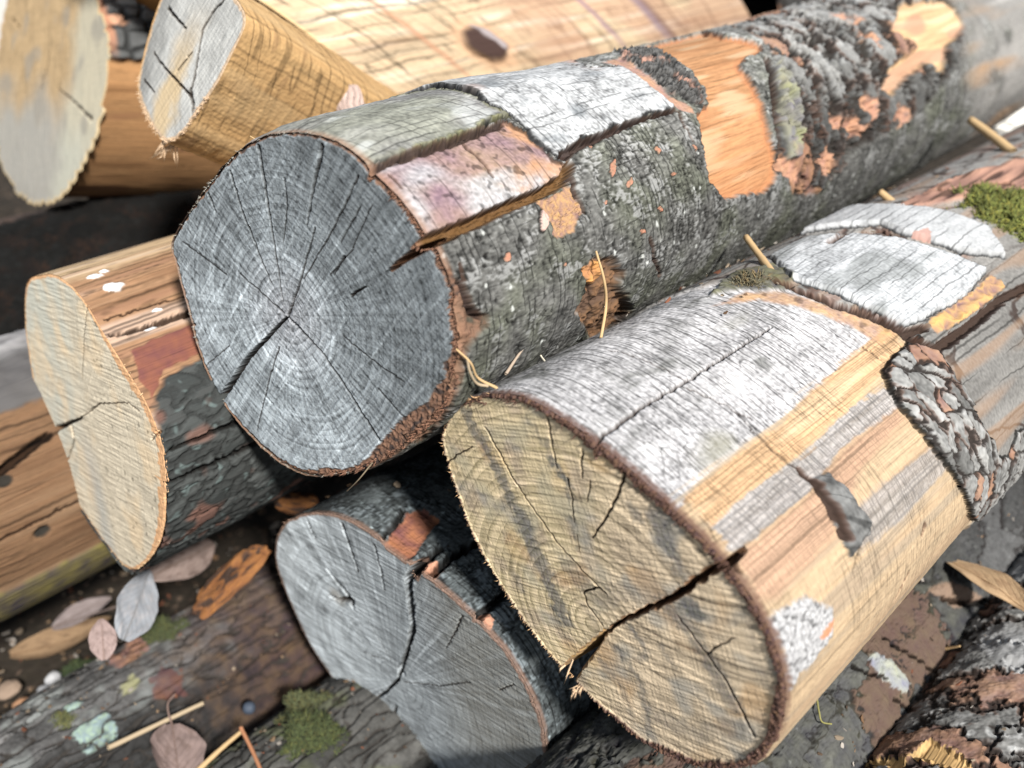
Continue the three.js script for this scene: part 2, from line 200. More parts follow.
// builds one log: root > cut end (face), side split into its regions (bark, bare wood, plates ...)
function buildLog(root, L, S) {
  const thw = (u) => L.th0 + 2 * Math.PI * ((u - 0.5) + S.warp * Math.sin(2 * Math.PI * (u - 0.5)) / (2 * Math.PI)), tw = (v) => L.len * (S.near * v + (1 - S.near) * v * v);
  const o = { r: 0, g: 0, b: 0, h: 0, hb: 0.5, id: 0 };
  const sideAt = (th, t, o) => { const r = L.baseR(th, t); S.side((th - L.th0) * L.R1, t, r * Math.cos(th), r * Math.sin(th), o, th); };
  const { nu, nv } = S, pos = new Float32Array(nu * nv * 3), uv = new Float32Array(nu * nv * 2), ids = new Int32Array(nu * nv), hts = new Float32Array(nu * nv);
  for (let j = 0; j < nv; j++) for (let i = 0; i < nu; i++) {
    const u = i / (nu - 1), v = j / (nv - 1), th = thw(i === nu - 1 ? 0 : u); let t = tw(v); sideAt(th, t, o);
    const r = L.baseR(th, t) + o.h, ox = L.bx * t + L.bxx * t * t, oy = L.by * t + L.byy * t * t, x = ox + r * Math.cos(th), y = oy + r * Math.sin(th), k = j * nu + i;
    if (S.face && t < 0.03) { const fd = S.faceDepth ? S.faceDepth(x, y) : 0; if (t < fd) t = fd; }
    L.point(x, y, t, pos, k * 3); uv[k * 2] = u; uv[k * 2 + 1] = v; ids[k] = o.id; hts[k] = o.h;
  }
  const nor = gridNormals(nu, nv, pos, true), mat = surfaceMaterial(S.matName ?? 'bark and wood', bakeTexture(S.tw, S.th, (u, v, o) => sideAt(thw(u), tw(v), o)), S.bump ?? 0.0012, S.rough ?? 0.86);
  const parts = regions(nu, nv, pos, nor, uv, ids, hts), made = {};
  for (const [id, { g, n }] of parts) { if (n < 6) continue; const name = S.names[id] ?? 'bark_plate'; (made[name] ??= []).push(mesh(name, g, mat, root)); }
  // far end, closed
  { const ring = []; for (let i = 0; i < 48; i++) { const th = i / 48 * 2 * Math.PI, r = L.baseR(th, L.len), p = [0, 0, 0]; L.point(L.bx * L.len + L.bxx * L.len ** 2 + r * Math.cos(th), L.by * L.len + L.byy * L.len ** 2 + r * Math.sin(th), L.len, p, 0); ring.push(p); }
    const c = ring.reduce((s, p) => s.map((x, k) => x + p[k] / 48), [0, 0, 0]), P = [...c, ...ring.flat()], I = []; for (let i = 0; i < 48; i++) I.push(0, 1 + i, 1 + (i + 1) % 48);
    const g = new THREE.BufferGeometry(); g.setAttribute('position', new THREE.Float32BufferAttribute(P, 3)); g.setAttribute('uv', new THREE.Float32BufferAttribute(P.flatMap((_, k) => k % 3 ? [] : [0.5, 0.98]), 2)); g.setIndex(I); g.computeVertexNormals(); mesh('far_end', g, mat, root); }
  if (S.face) {
    const nt = S.ft, nr = S.fr, RM = Math.max(...L.rad) + 0.008, edge = new Float32Array(1441);
    for (let i = 0; i <= 1440; i++) { const th = (i % 1440) / 1440 * 2 * Math.PI; sideAt(th, 0, o); edge[i] = L.baseR(th, 0) + o.h; }
    const edgeAt = (th) => { let a = th / (2 * Math.PI) * 1440; a -= Math.floor(a / 1440) * 1440; const i = Math.min(1439, Math.floor(a)), f = a - i; return edge[i] * (1 - f) + edge[i + 1] * f; };
    const faceAt = (x, y, o) => { const th = Math.atan2(y, x), R = edgeAt(th), rr = Math.hypot(x, y); S.face(x, y, R - rr, rr / R, th, o); };
    const fp = new Float32Array(nt * nr * 3), fu = new Float32Array(nt * nr * 2), fi = new Int32Array(nt * nr), fh = new Float32Array(nt * nr);
    for (let j = 0; j < nr; j++) for (let i = 0; i < nt; i++) {
      const th = (i === nt - 1 ? 0 : i / (nt - 1)) * 2 * Math.PI, w = 1 - j / (nr - 1), rho = Math.pow(w, 0.8), R = edgeAt(th), x = rho * R * Math.cos(th), y = rho * R * Math.sin(th), k = j * nt + i;
      faceAt(x, y, o); L.point(x, y, -o.h, fp, k * 3); fu[k * 2] = 0.5 + x / (2 * RM); fu[k * 2 + 1] = 0.5 + y / (2 * RM); fi[k] = o.id; fh[k] = o.h;
    }
    const fm = surfaceMaterial('cut end', bakeTexture(S.ftex, S.ftex, (u, v, o) => faceAt((u - 0.5) * 2 * RM, (v - 0.5) * 2 * RM, o)), S.fbump ?? 0.0006, 0.9);
    for (const [id, { g }] of regions(nt, nr, fp, gridNormals(nt, nr, fp, true), fu, fi, fh)) mesh(S.faceNames?.[id] ?? 'cut_end', g, fm, root);
    L.edgeAt = edgeAt;
  }
  return made;
}


// ---------------------------------------------------------------- what the surfaces are made of
// smooth weathered bark: grey with green algae, pale crusts, pits and fine splits
function greyBark(o, a, t, X, Y, light, green) {
  const nL = f3(X * 22, Y * 22, t * 22), nM = f3(X * 85 + 3, Y * 85, t * 85), nF = n3(X * 420, Y * 420, t * 300), nG = n3(X * 900, Y * 900, t * 420);
  const v = light * Math.max(0.15, 1 + 0.4 * nL + 0.8 * nM + 0.75 * nF + 0.45 * nG); o.r = v; o.g = v * 1.01; o.b = v * 0.98;
  const gr = green * sm(-0.25, 0.35, f2(X * 30 + 40, Y * 30, t * 30)); o.r *= 1 - 0.06 * gr; o.b *= 1 - 0.2 * gr;
  const crust = sm(0.1, 0.4, f3(X * 60 + 17, Y * 60, t * 60) + 0.4 * nF + 0.25 * nG); mix(o, 0.7 * crust, light * 2.7, light * 2.76, light * 2.78);
  const pit = sm(0.34, 0.6, f2(X * 210 + 5, Y * 210 + 8, t * 210)); mul(o, 1 - 0.8 * pit);
  const w = worley(a * 130 + 0.4 * nM, t * 130); if (w.id % 11 === 0) mix(o, 0.75 * sm(0.2, 0.08, w.f1), 0.42, 0.44, 0.43);
  const sp = Math.abs(n3(a * 40 + 2 * nM * 0.2, t * 120 + 0.5 * nM, 9) + 0.25 * nF), spl = sm(0.07, 0.0, sp) * sm(0.02, 0.3, f2(X * 36, Y * 36 + 4, t * 36)); mul(o, 1 - 0.75 * spl);
  o.h = 0.0014 * nM + 0.0004 * nF - 0.0016 * spl - 0.0006 * pit; { const lf = Math.max(lineField(t, a, 260, 5, 70, 1.1), 0.7 * lineField(a, t, 240, 6, 60, 0.9)); mul(o, 1 - 0.7 * lf); o.hb -= 0.35 * lf; }
  o.hb += 0.3 * nF + 0.25 * nG - 0.3 * pit - 0.4 * spl + 0.15 * crust;
}
// thick scaly bark: plates parted by dark or rust-red fissures; returns the plate's edge distance
function scalyBark(o, a, t, X, Y, fa, ft, light, rust, hgt) {
  const wx = 0.6 * f2(X * 55, Y * 55, t * 55) + 0.16 * n3(X * 260, Y * 260, t * 260), wy = 0.6 * f2(X * 55 + 31, Y * 55, t * 55) + 0.16 * n3(X * 260, Y * 260 + 7, t * 260), w = worley(a * fa + wx, t * ft + wy), e = w.f2 - w.f1, id = w.id, cx = w.cx, cy = w.cy;
  const nM = f3(X * 95, Y * 95, t * 95), nF = n3(X * 430, Y * 430, t * 430), lv = HR[id], v = light * (0.55 + 0.9 * HR[id + 90]) * (1 + 0.6 * nM + 0.45 * nF);
  o.r = v * 1.0; o.g = v * 1.01; o.b = v * 1.0; mix(o, 0.5 * sm(0.1, 0.5, f2(X * 130, Y * 130 + 9, t * 130)), light * 2.3, light * 2.36, light * 2.4);
  if (HR[id + 40] < rust) mix(o, 0.75, 0.24 * (1 + 0.5 * nM), 0.125 * (1 + 0.5 * nM), 0.078);
  const rim = sm(0.3, 0.12, e), fis = sm(0.24, 0.08, e); mix(o, rim * 0.6 * sm(-0.2, 0.3, n3(X * 40, Y * 40, t * 40 + 5)), 0.15, 0.07, 0.042); mix(o, fis * 0.95, 0.018, 0.015, 0.014);
  o.h = hgt * sm(0.03, 0.16, e) * (0.35 + 0.65 * lv) * (0.8 + 0.35 * nM) + 0.0012 * nM + 0.0005 * nF; o.hb = 0.5 + 0.3 * nF + 0.3 * nM - 0.4 * fis; o.id = 1000 + (((cx + 64) & 127) << 7) + ((cy + 64) & 127);
  return e;
}
// barkless wood: long streaks along the log
function bareWood(o, a, t, X, Y, r, g, b, streak, dark) {
  const s1 = f3(X * 300, Y * 300, t * 9), s2 = n3(X * 900, Y * 900, t * 30), s3 = f2(X * 70, Y * 70, t * 5), nF = n3(X * 500, Y * 500, t * 200), k = 1 + streak * (0.5 * s1 + 0.25 * s2 + 0.3 * s3) + 0.12 * nF;
  o.r = r * k; o.g = g * k * (1 - 0.04 * s1); o.b = b * k * (1 - 0.08 * s1);
  mix(o, dark * sm(0.12, 0.5, s3 + 0.5 * s1), r * 0.45, g * 0.4, b * 0.38);
  const fine = sm(0.07, 0.0, Math.abs(n3(X * 210, Y * 210, t * 7 + 3))) * sm(-0.1, 0.3, n3(X * 60, Y * 60, t * 18)); mul(o, 1 - 0.5 * fine * dark);
  o.h = 0.0004 * s1 + 0.0005 * s3; o.hb = 0.5 + 0.3 * s1 + 0.3 * s2 - 0.4 * fine;
}
// a sawn end: growth rings about the pith, rays, and the saw's hatching
function sawnEnd(o, x, y, px, py, C) {
  const dx = x - px, dy = y - py, wob = 0.035 * f2(x * 22, y * 22, 1.5) , r = Math.hypot(dx, dy) * (1 + wob), th = Math.atan2(dy, dx);
  const rs = (r * C.rings / 6.2832 + 0.5 * n3(r * 160, 2.2, 4)) % 1, ring = 1 - Math.pow(rs, 2.2), ring2 = n3(r * C.rings * 0.3, 3.3, 0.1 * th), ray = n3(Math.cos(th) * 26, Math.sin(th) * 26, r * 14), ray2 = n3(Math.cos(th) * 60, Math.sin(th) * 60, r * 25);
  const c = Math.cos(C.saw), s = Math.sin(C.saw), hu = x * c + y * s, hv = -x * s + y * c, saw = n3(hu * 45, hv * 620, 7.7), saw2 = n3(hu * 620, hv * 60, 2.2), nF = n3(x * 900, y * 900, 1), nM = f3(x * 50, y * 50, 6), nf2 = n3(x * 1800, y * 1800, 3);
  const v = 1 + C.kr * (ring - 0.5) * (0.6 + 0.8 * nM) + C.kr * 0.6 * ring2 + C.ky * (ray * 0.7 + ray2 * 0.5) + C.ks * (saw * 0.6 + saw2 * 0.5) + 0.2 * nF + 0.14 * nf2 + C.km * nM;
  o.r = C.c[0] * Math.max(0.2, v); o.g = C.c[1] * v; o.b = C.c[2] * v; o.h = 0.00035 * saw + 0.0002 * nM; o.hb = 0.5 + 0.25 * saw + 0.2 * saw2 + 0.2 * nF + 0.15 * (ring - 0.5); o.ring = ring; o.rad = r; o.nM = nM; o.nF = nF;
}
const darken = (o, e, soft, k = 0.9) => { const c = sm(-soft, soft * 0.4, e); o.r *= 1 - k * c; o.g *= 1 - k * 1.02 * c; o.b *= 1 - k * 1.03 * c; return c; };
const spot = (o, a, t, list, warp, fn) => { for (const [x, y, ra, rt, rot = 0] of list) { let dx = a - x, dy = t - y; if (dx * dx + dy * dy > 0.0009) continue; const c = Math.cos(rot), s = Math.sin(rot), u = (dx * c + dy * s) / ra, w = (-dx * s + dy * c) / rt, d = 1 - Math.hypot(u, w) + warp; if (d > -0.5) fn(d); } };

// ================================================================ the grey round log in the middle
{
  const L = LOGS.A;
  const crackF = new Cracks(-0.13, 0.13, -0.13, 0.13, 0.0003);
  for (const [p, w0, w1, d] of [
    [[[-0.0116,-0.0025],[-0.0088,0.0036],[-0.0009,0.0202],[0.012,0.0532]], 0.0006, 0.0003, 0.004], [[[0.0062,0.0535],[0.0116,0.073],[0.0189,0.0965]], 0.0003, 0.0011, 0.006],
    [[[-0.0133,-0.0042],[-0.0458,-0.0376],[-0.0758,-0.0764]], 0.0007, 0.0019, 0.01], [[[-0.0116,-0.0031],[0.0139,-0.0164],[0.0321,-0.0329],[0.0459,-0.0471],[0.0567,-0.0568]], 0.0006, 0.0006, 0.005],
    [[[-0.098,0.0196],[-0.0607,0.0088]], 0.0003, 0.0002, 0.002], [[[-0.0493,0.0123],[-0.0147,-0.0016]], 0.0003, 0.0004, 0.003],
    [[[-0.0514,0.07],[-0.0425,0.047],[-0.0238,0.0142]], 0.0006, 0.0004, 0.004], [[[-0.0277,0.0882],[-0.0211,0.0484],[-0.015,0.0054]], 0.0009, 0.0002, 0.005],
    [[[-0.0093,0.075],[-0.0081,0.0599],[-0.0126,0.0398]], 0.0003, 0.0002, 0.003], [[[0.0428,0.0862],[0.0329,0.0687],[0.0219,0.0512],[0.0023,0.0228]], 0.0004, 0.0002, 0.003],
    [[[0.0438,0.0711],[0.0303,0.05]], 0.0003, 0.0002, 0.003], [[[0.0322,0.0425],[0.0247,0.0308]], 0.0005, 0.0002, 0.003], [[[0.0365,0.023],[0.0471,0.0302]], 0.0007, 0.0003, 0.003],
    [[[0.0301,-0.0021],[0.0563,-0.0113],[0.0728,-0.0151]], 0.0003, 0.0002, 0.002], [[[0.0555,-0.025],[0.0729,-0.0361]], 0.0003, 0.0002, 0.002], [[[-0.0203,-0.024],[-0.0305,-0.0482],[-0.0442,-0.0866]], 0.0003, 0.0002, 0.002],
    [[[-0.0714,0.0544],[-0.0658,0.0447]], 0.0007, 0.0002, 0.003], [[[-0.063,-0.0359],[-0.0937,-0.0623]], 0.0002, 0.0002, 0.002], [[[0.0517,0.0738],[0.0378,0.0476],[0.0218,0.0301]], 0.0002, 0.0002, 0.002],
    [[[0.0646,0.0443],[0.0729,0.052],[0.0853,0.0605],[0.0978,0.0679]], 0.0008, 0.0024, 0.016],
  ]) crackF.line(p, w0, w1, d, 0.0008);
  const crackS = new Cracks(-0.12, 0.2, -0.002, 0.9, 0.0005);
  for (const [p, w0, w1, d] of [
    [[[0.01,0.0011],[0.0098,0.0229],[0.011,0.0503],[0.0123,0.0851],[0.0133,0.1012],[0.0193,0.1125]], 0.0026, 0.0022, 0.009],
    [[[0.0463,-0.0038],[0.0467,0.0116],[0.0471,0.0278],[0.0477,0.0592],[0.0507,0.0947]], 0.0012, 0.0013, 0.003],
    [[[0.0238,0.1105],[0.0269,0.1293],[0.0277,0.1526],[0.0299,0.1916],[0.03,0.2314]], 0.002, 0.0009, 0.007], [[[0.0138,0.1061],[0.0081,0.1043],[-0.0025,0.1044]], 0.0014, 0.0004, 0.005],
    [[[0.0453,0.06],[0.0363,0.0599],[0.0257,0.0581]], 0.0008, 0.0004, 0.003], [[[0.0408,0.0054],[0.0337,0.0042]], 0.0006, 0.0003, 0.002],
    [[[0.0277,0.2317],[0.0189,0.2266],[0.0106,0.2272]], 0.001, 0.0005, 0.004], [[[-0.01,0.0048],[-0.0159,0.0061],[-0.0215,0.0092],[-0.0249,0.0155]], 0.0016, 0.001, 0.006],
    [[[-0.0264,0.1576],[-0.0365,0.1629],[-0.0505,0.1761]], 0.0012, 0.0006, 0.004], [[[0.0985,0.2125],[0.0778,0.2125],[0.0729,0.2319]], 0.001, 0.001, 0.004],
    [[[0.0482,0.3767],[0.0074,0.3345],[-0.0237,0.3233]], 0.003, 0.003, 0.009], [[[0.02,0.4107],[-0.0049,0.3933],[-0.0238,0.3947]], 0.003, 0.002, 0.008], [[[0.0703,0.5439],[0.0452,0.5294],[0.0312,0.5299]], 0.003, 0.002, 0.007],
    [[[-0.0028,0.0086],[-0.0083,0.0077],[-0.0113,0.0008]], 0.0006, 0.0004, 0.003],
  ]) crackS.line(p, w0, w1, d, 0.0016);
  const plate1 = new Patch([...[[0.0476,-0.0056],[0.0472,0.0121],[0.0476,0.0283],[0.0483,0.0598],[0.0513,0.0954],[0.0509,0.1029],[0.062,0.0983],[0.0807,0.1018],[0.1089,0.1109],[0.1081,0.0871]], [0.26, 0.11], [0.26, -0.02], [0.14, -0.02]]);
  const plate2 = new Patch([[0.0504,-0.0082],[0.0467,0.0116],[0.0471,0.0278],[0.0477,0.0592],[0.0514,0.0979],[0.0417,0.103],[0.0319,0.1024],[0.0234,0.1041],[0.019,0.1113],[0.0133,0.1012],[0.0123,0.0851],[0.011,0.0503],[0.0098,0.0229],[0.01,0.0011],[0.0085,-0.0096]]);
  const plate3 = new Patch([...[[0.1089,0.111],[0.0807,0.1018],[0.0613,0.0974],[0.0503,0.1022],[0.0417,0.103],[0.0319,0.1024],[0.0239,0.1047],[0.0252,0.1122],[0.0269,0.1293],[0.0277,0.1526],[0.0299,0.1916],[0.03,0.2314],[0.0412,0.2377],[0.0574,0.2343],[0.0743,0.2383],[0.0793,0.2147]], [0.26, 0.36], [0.26, 0.1]]);
  const wood1 = new Patch([...[[0.1151,0.3116],[0.0911,0.3026],[0.0633,0.2856],[0.0478,0.2826],[0.0356,0.2774],[0.0276,0.2676],[0.023,0.2483],[0.0118,0.2405],[0.0004,0.2337],[-0.0126,0.23],[-0.0267,0.2485],[-0.0286,0.27],[-0.0351,0.3033],[-0.0301,0.3202],[-0.0187,0.3212],[0.0002,0.321],[0.0151,0.3276],[0.0289,0.3345],[0.0482,0.3401],[0.0531,0.3545],[0.0558,0.3813],[0.0624,0.395],[0.0873,0.3855],[0.1192,0.4079]]]);
  const wood2 = new Patch([...[[0.0678,0.6422],[0.0398,0.5706],[0.0288,0.5852],[0.0188,0.5942],[0.0118,0.5343],[-0.0031,0.5079],[-0.0122,0.5125],[-0.0027,0.551],[0.0032,0.5969],[-0.0106,0.6199],[0.0111,0.6488],[0.0138,0.6741],[0.0208,0.7012],[0.0549,0.7181]]]);
  const black1 = new Patch([[0.1141,0.2892],[0.1008,0.2899],[0.0888,0.299],[0.0604,0.281],[0.0476,0.2787],[0.0344,0.2746],[0.0265,0.2612],[0.0291,0.2477],[0.041,0.2386],[0.0494,0.2382],[0.0644,0.2414],[0.0831,0.2529]]);
  const pink1 = new Patch([[0.0841,0.232],[0.087,0.2588],[0.0664,0.2446],[0.0509,0.2403],[0.0391,0.2393],[0.0273,0.2489],[0.0219,0.2468],[0.0249,0.2386],[0.0358,0.2303],[0.0543,0.2297],[0.0724,0.2332]]);
  const tan1 = new Patch([[0.0092,0.0727],[0.0104,0.1029],[-0.0018,0.1032],[-0.0082,0.0925],[-0.0078,0.0767],[-0.0012,0.0755]]);
  const hole = new Patch([[-0.0246,0.0919],[-0.0219,0.1067],[-0.0259,0.1193],[-0.0354,0.1336],[-0.0421,0.1317],[-0.0719,0.1665],[-0.0952,0.1697],[-0.0926,0.149],[-0.0431,0.0881],[-0.0357,0.0967]]);
  const nick = new Patch([[0.0008,0.0006],[-0.0077,0.0054],[-0.0189,0.0085],[-0.0244,0.0198],[-0.0297,0.0179],[-0.0319,0.008],[-0.0381,0.0029],[-0.0562,0.0026],[-0.1219,0.0275],[-0.0875,-0.0106]]);
  const rough = new Patch([...[[0.0589,0.3966],[0.0059,0.3346],[-0.0265,0.3247],[-0.0514,0.3544],[-0.059,0.3997],[-0.0396,0.4477],[-0.0374,0.5188],[-0.0299,0.5857],[-0.0116,0.6412],[0.0242,0.7011]], [0.24, 0.85], [0.24, 0.5]]);
  const ridge = new Patch([[0.0471,0.3925],[0.021,0.3774],[-0.0064,0.3634],[-0.0253,0.3556],[-0.0233,0.334],[0.0055,0.3372],[0.0407,0.3711]]);
  const orangeRot = new Patch([[-0.0244,0.0928],[-0.0226,0.1038],[-0.0264,0.1117],[-0.0333,0.1129],[-0.0374,0.1062],[-0.0327,0.0963]]);
  const redSpots = [[-0.0072,0.0379],[-0.0214,0.1508],[0.0112,0.1892],[0.0115,0.1424],[0.0028,0.1492],[-0.0022,0.1229],[0.0066,0.2258],[-0.0019,0.1931],[-0.0183,0.0785],[0.0243,0.1354],[-0.0149,0.1707]].map(([x, y], i) => [x, y, [0.0018, 0.0014, 0.0019, 0.0015, 0.0016, 0.0011, 0.0013, 0.0012, 0.0008, 0.001, 0.0013][i], [0.003, 0.0024, 0.0036, 0.007, 0.004, 0.002, 0.003, 0.002, 0.0014, 0.002, 0.003][i], [0, 0, 0, -0.5, -0.3, 0, 0.3, 0, 0, 0, 0][i]]);
  const flake = [[0.0008,0.0706]].map(([x, y]) => [x, y, 0.0026, 0.0062, -0.75]);
  const pinkish = [[-0.0141,0.4256],[-0.0221,0.4513],[-0.0354,0.4021],[-0.0286,0.34],[0.0398,0.5316],[0.0677,0.539],[0.0978,0.5199],[-0.0312,0.5363],[-0.0138,0.4797]].map(([x, y], i) => [x, y, 0.008 + 0.003 * (i % 3), 0.015 + 0.006 * (i % 2), 0.4]);
  const moss = [[0.0164,0.3675],[-0.0107,0.3501]].map(([x, y]) => [x, y, 0.007, 0.012, 0]);
  const side = (a, t, X, Y, o) => {
    o.id = 0; const far = sm(0.63, 0.72, t + 0.03 * n3(X * 30, Y * 30, 3)) * sm(-0.55, 0.05, f2(X * 34, Y * 34, t * 18) + 1.4 * (t - 0.75)), w1 = 0.0018 * n3(X * 170, Y * 170, t * 170) + 0.0007 * n3(X * 520, Y * 520, t * 520), w2 = 0.0018 * n3(X * 170 + 50, Y * 170, t * 170) + 0.0007 * n3(X * 520, Y * 520 + 70, t * 520), wa = a + w1, wt = t + w2;
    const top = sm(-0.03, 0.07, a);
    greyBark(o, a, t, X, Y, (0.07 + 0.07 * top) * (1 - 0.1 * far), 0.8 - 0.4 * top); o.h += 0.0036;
    let d, base = 0.0036; const nM = f2(X * 120, Y * 120, t * 120), nF = n3(X * 480, Y * 480, t * 480);
    if (far > 0) { const k = f2(X * 20, Y * 20, t * 4), g = (0.16 + 0.09 * k + 0.1 * top * sm(0.1, 0.4, n3(X * 60, Y * 60, t * 4))) * (1 + 0.15 * nM); mix(o, far, g * 1.0, g * 0.98, g * 0.95); mix(o, far * sm(0.1, 0.5, f2(X * 34 + 8, Y * 34, t * 5)), 0.24, 0.16, 0.1); o.h -= 0.0012 * far; }
    if ((d = nick.at(wa, wt)) > 0) { const rr = f3(X * 110, Y * 110 + 5, t * 110); const k = sm(0, 0.002, d); mix(o, k * 0.9, 0.13 + 0.1 * rr, 0.075 + 0.045 * rr, 0.05 + 0.03 * rr); mix(o, k * sm(0.05, 0.35, nM), 0.05, 0.045, 0.035); o.h += k * (-0.0028 + 0.004 * rr); o.id = 9; }
    if ((d = rough.at(wa, wt)) > -0.002) { const h0 = o.h, k = sm(-0.002, 0.004, d), r0 = o.r, g0 = o.g, b0 = o.b; scalyBark(o, a, t + 0.25 * a, X, Y, 20, 36, 0.06 + 0.1 * top, 0.2, 0.0065); { const gp = Math.abs(n3(a * 21 + 3 + 0.5 * nM, t * 34 + 0.4 * nM, 2.2)), gk = sm(0.2, 0.06, gp + 0.1 * nF); mix(o, 0.95 * gk, 0.02, 0.017, 0.015); o.h -= 0.006 * gk; }; o.r = r0 + (o.r - r0) * k; o.g = g0 + (o.g - g0) * k; o.b = b0 + (o.b - b0) * k; o.h = h0 * (1 - k) + k * (o.h + 0.0005); if (k < 0.5) o.id = 0;
      spot(o, wa, wt, pinkish, 0.8 * nM, (q) => { const s = sm(0.1, 0.5, q); mix(o, s * 0.85, 0.36 * (1 + 0.3 * nM), 0.2 * (1 + 0.3 * nM), 0.14); o.h -= 0.002 * s; });
      spot(o, wa, wt, moss, 0.9 * nM, (q) => mix(o, 0.7 * sm(0.2, 0.7, q), 0.13, 0.16, 0.04));
      if ((d = ridge.at(wa, wt)) > 0) { const s = sm(0, 0.004, d); mix(o, 0.7 * s, 0.2 + 0.1 * nM, 0.2 + 0.1 * nM, 0.17); o.h += 0.004 * s; } }
    if ((d = hole.at(wa, wt)) > -0.001) { const k = sm(-0.001, 0.0025, d), rr = f3(X * 130, Y * 130 + 5, t * 130); mix(o, k, 0.08 + 0.16 * cl(rr + 0.1), 0.05 + 0.075 * cl(rr + 0.1), 0.035 + 0.03 * cl(rr)); o.h += k * (-0.0065 + 0.006 * rr); if (k > 0.5) o.id = 8; if ((d = orangeRot.at(wa, wt)) > 0) { const s = sm(0, 0.0012, d); mix(o, s, 0.36 * (1 + 0.5 * nM), 0.18 * (1 + 0.5 * nM), 0.07); o.h += s * (0.004 + 0.002 * nM); } }
    if ((d = tan1.at(wa, wt)) > -0.0005) { const k = sm(-0.0004, 0.0008, d); mix(o, k, 0.27 * (1 + 0.35 * nM + 0.4 * nF), 0.165 * (1 + 0.35 * nM + 0.4 * nF), 0.1); o.h += -k * 0.0012; if (k > 0.5) o.id = 4; }
    spot(o, wa, wt, redSpots, 0.25 * nM, (q) => { const s = sm(0, 0.25, q); mix(o, s * 0.9, 0.3 * (1 + 0.3 * nF), 0.15, 0.1); o.h += 0.0008 * s; mul(o, 1 - 0.6 * sm(-0.25, 0, q) * (1 - s)); });
    spot(o, a, t, flake, 0.1 * nM, (q) => { const s = sm(0, 0.2, q); mix(o, s, 0.4, 0.29, 0.26); o.h += 0.0022 * s; if (s > 0.5) o.id = 7; else mul(o, 1 - 0.8 * sm(-0.3, 0, q)); });
    if ((d = plate2.at(wa, wt)) > 0) { // the flat inner bark, wine-red to grey, laid bare between two splits
      const k = sm(0, 0.0006, d), n = f3(X * 45, Y * 45 + 7, t * 38), pale = sm(-0.2, 0.25, f2(X * 38 + 3, Y * 38, t * 24) - 3 * (t - 0.035));
      mix(o, k, 0.21 * (1 + 0.4 * n + 0.35 * nF), 0.145 * (1 + 0.45 * n + 0.35 * nF), 0.135 * (1 + 0.4 * nF)); mix(o, k * 0.75 * pale, 0.31 * (1 + 0.5 * nF), 0.325 * (1 + 0.5 * nF), 0.345 * (1 + 0.5 * nF));
      mix(o, 0.75 * k * sm(0.0, 0.35, n + sm(0.05, 0.12, t) - 0.5), 0.34, 0.185, 0.1); mul(o, 1 - 0.5 * k * lineField(t, a, 200, 7, 50)); mul(o, 1 - 0.6 * k * sm(0.2, 0.45, f2(X * 190, Y * 190, t * 190)));
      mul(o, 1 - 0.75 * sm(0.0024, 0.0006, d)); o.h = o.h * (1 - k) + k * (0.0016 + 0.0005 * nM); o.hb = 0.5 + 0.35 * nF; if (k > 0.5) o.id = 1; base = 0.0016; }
    if ((d = plate1.at(wa + 0.0026 * n3(a * 90, t * 60, 2), wt)) > 0) { // grey-green plate, its thick cracked edge hanging over the inner bark
      const k = sm(0, 0.0016, d); const g0 = 0.19 * (1 + 0.8 * f3(X * 80, Y * 80, t * 34) + 0.35 * nF), gr = sm(-0.2, 0.3, f2(X * 28, Y * 28, t * 16 + 5)); mix(o, 1, g0 * (1 - 0.03 * gr), g0, g0 * (1 - 0.13 * gr)); mix(o, 0.5 * sm(0.2, 0.45, f2(X * 60, Y * 60 + 20, t * 30)), 0.42, 0.44, 0.44);
      mul(o, 1 - 0.65 * Math.max(lineField(t + 0.4 * a, a, 160, 3, 60), lineField(a, t, 220, 1, 40))); const lip = sm(0.0045, 0.0015, d) * sm(0.0, 0.03, t); mix(o, 0.75 * lip, 0.13 * (1 + 0.6 * nM), 0.13 * (1 + 0.6 * nM), 0.07); mul(o, 1 - 0.7 * sm(0.0016, 0.0004, d)); const nicks = sm(0.11, 0.02, Math.abs(n3(t * 150, 3.3, a * 30))) * lip; mul(o, 1 - 0.75 * nicks);  // outermost edge of the lip darkened in colour as gap shadow
      mul(o, 1 - 0.6 * sm(0.045, 0, Math.abs(n3(X * 70, Y * 70, t * 20 + 8))) * sm(0.1, 0.35, f2(X * 30, Y * 30 + 9, t * 30)));
      o.h = 0.0016 + k * (0.0036 - 0.0022 * sm(0.02, 0, t)) + 0.0008 * nM + lip * 0.0009 - 0.002 * nicks; o.hb = 0.5 + 0.35 * nF; o.id = 2; }
    if ((d = plate3.at(wa + 0.004 * n3(a * 70, t * 70, 2), wt + 0.004 * n3(a * 70, t * 70, 6))) > 0) { // the pale plate behind it, its broken dark front edge blackened with painted gap shadow
      const k = sm(0, 0.0014, d), n = f3(X * 110, Y * 110, t * 60); const v = 0.32 * Math.max(0.2, 1 + 0.9 * n + 0.6 * nF); mix(o, 1, v * 0.97, v, v * 1.04); mix(o, 0.6 * sm(0.05, 0.5, f2(X * 60, Y * 60 + 3, t * 30)), 0.11, 0.125, 0.14); mul(o, 1 - 0.6 * Math.max(lineField(t, a, 170, 2, 50), lineField(a, t, 200, 8, 50)));
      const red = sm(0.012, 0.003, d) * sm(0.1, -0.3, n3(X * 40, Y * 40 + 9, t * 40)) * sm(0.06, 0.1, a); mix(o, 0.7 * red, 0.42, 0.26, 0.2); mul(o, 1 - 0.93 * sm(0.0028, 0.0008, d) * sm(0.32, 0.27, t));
      o.h = 0.002 + k * (0.0022 + 0.0042 * sm(0.2, 0.12, t) * sm(0.045, 0.075, a) + 0.0006 * n); o.hb = 0.5 + 0.3 * nF; o.id = 3; }
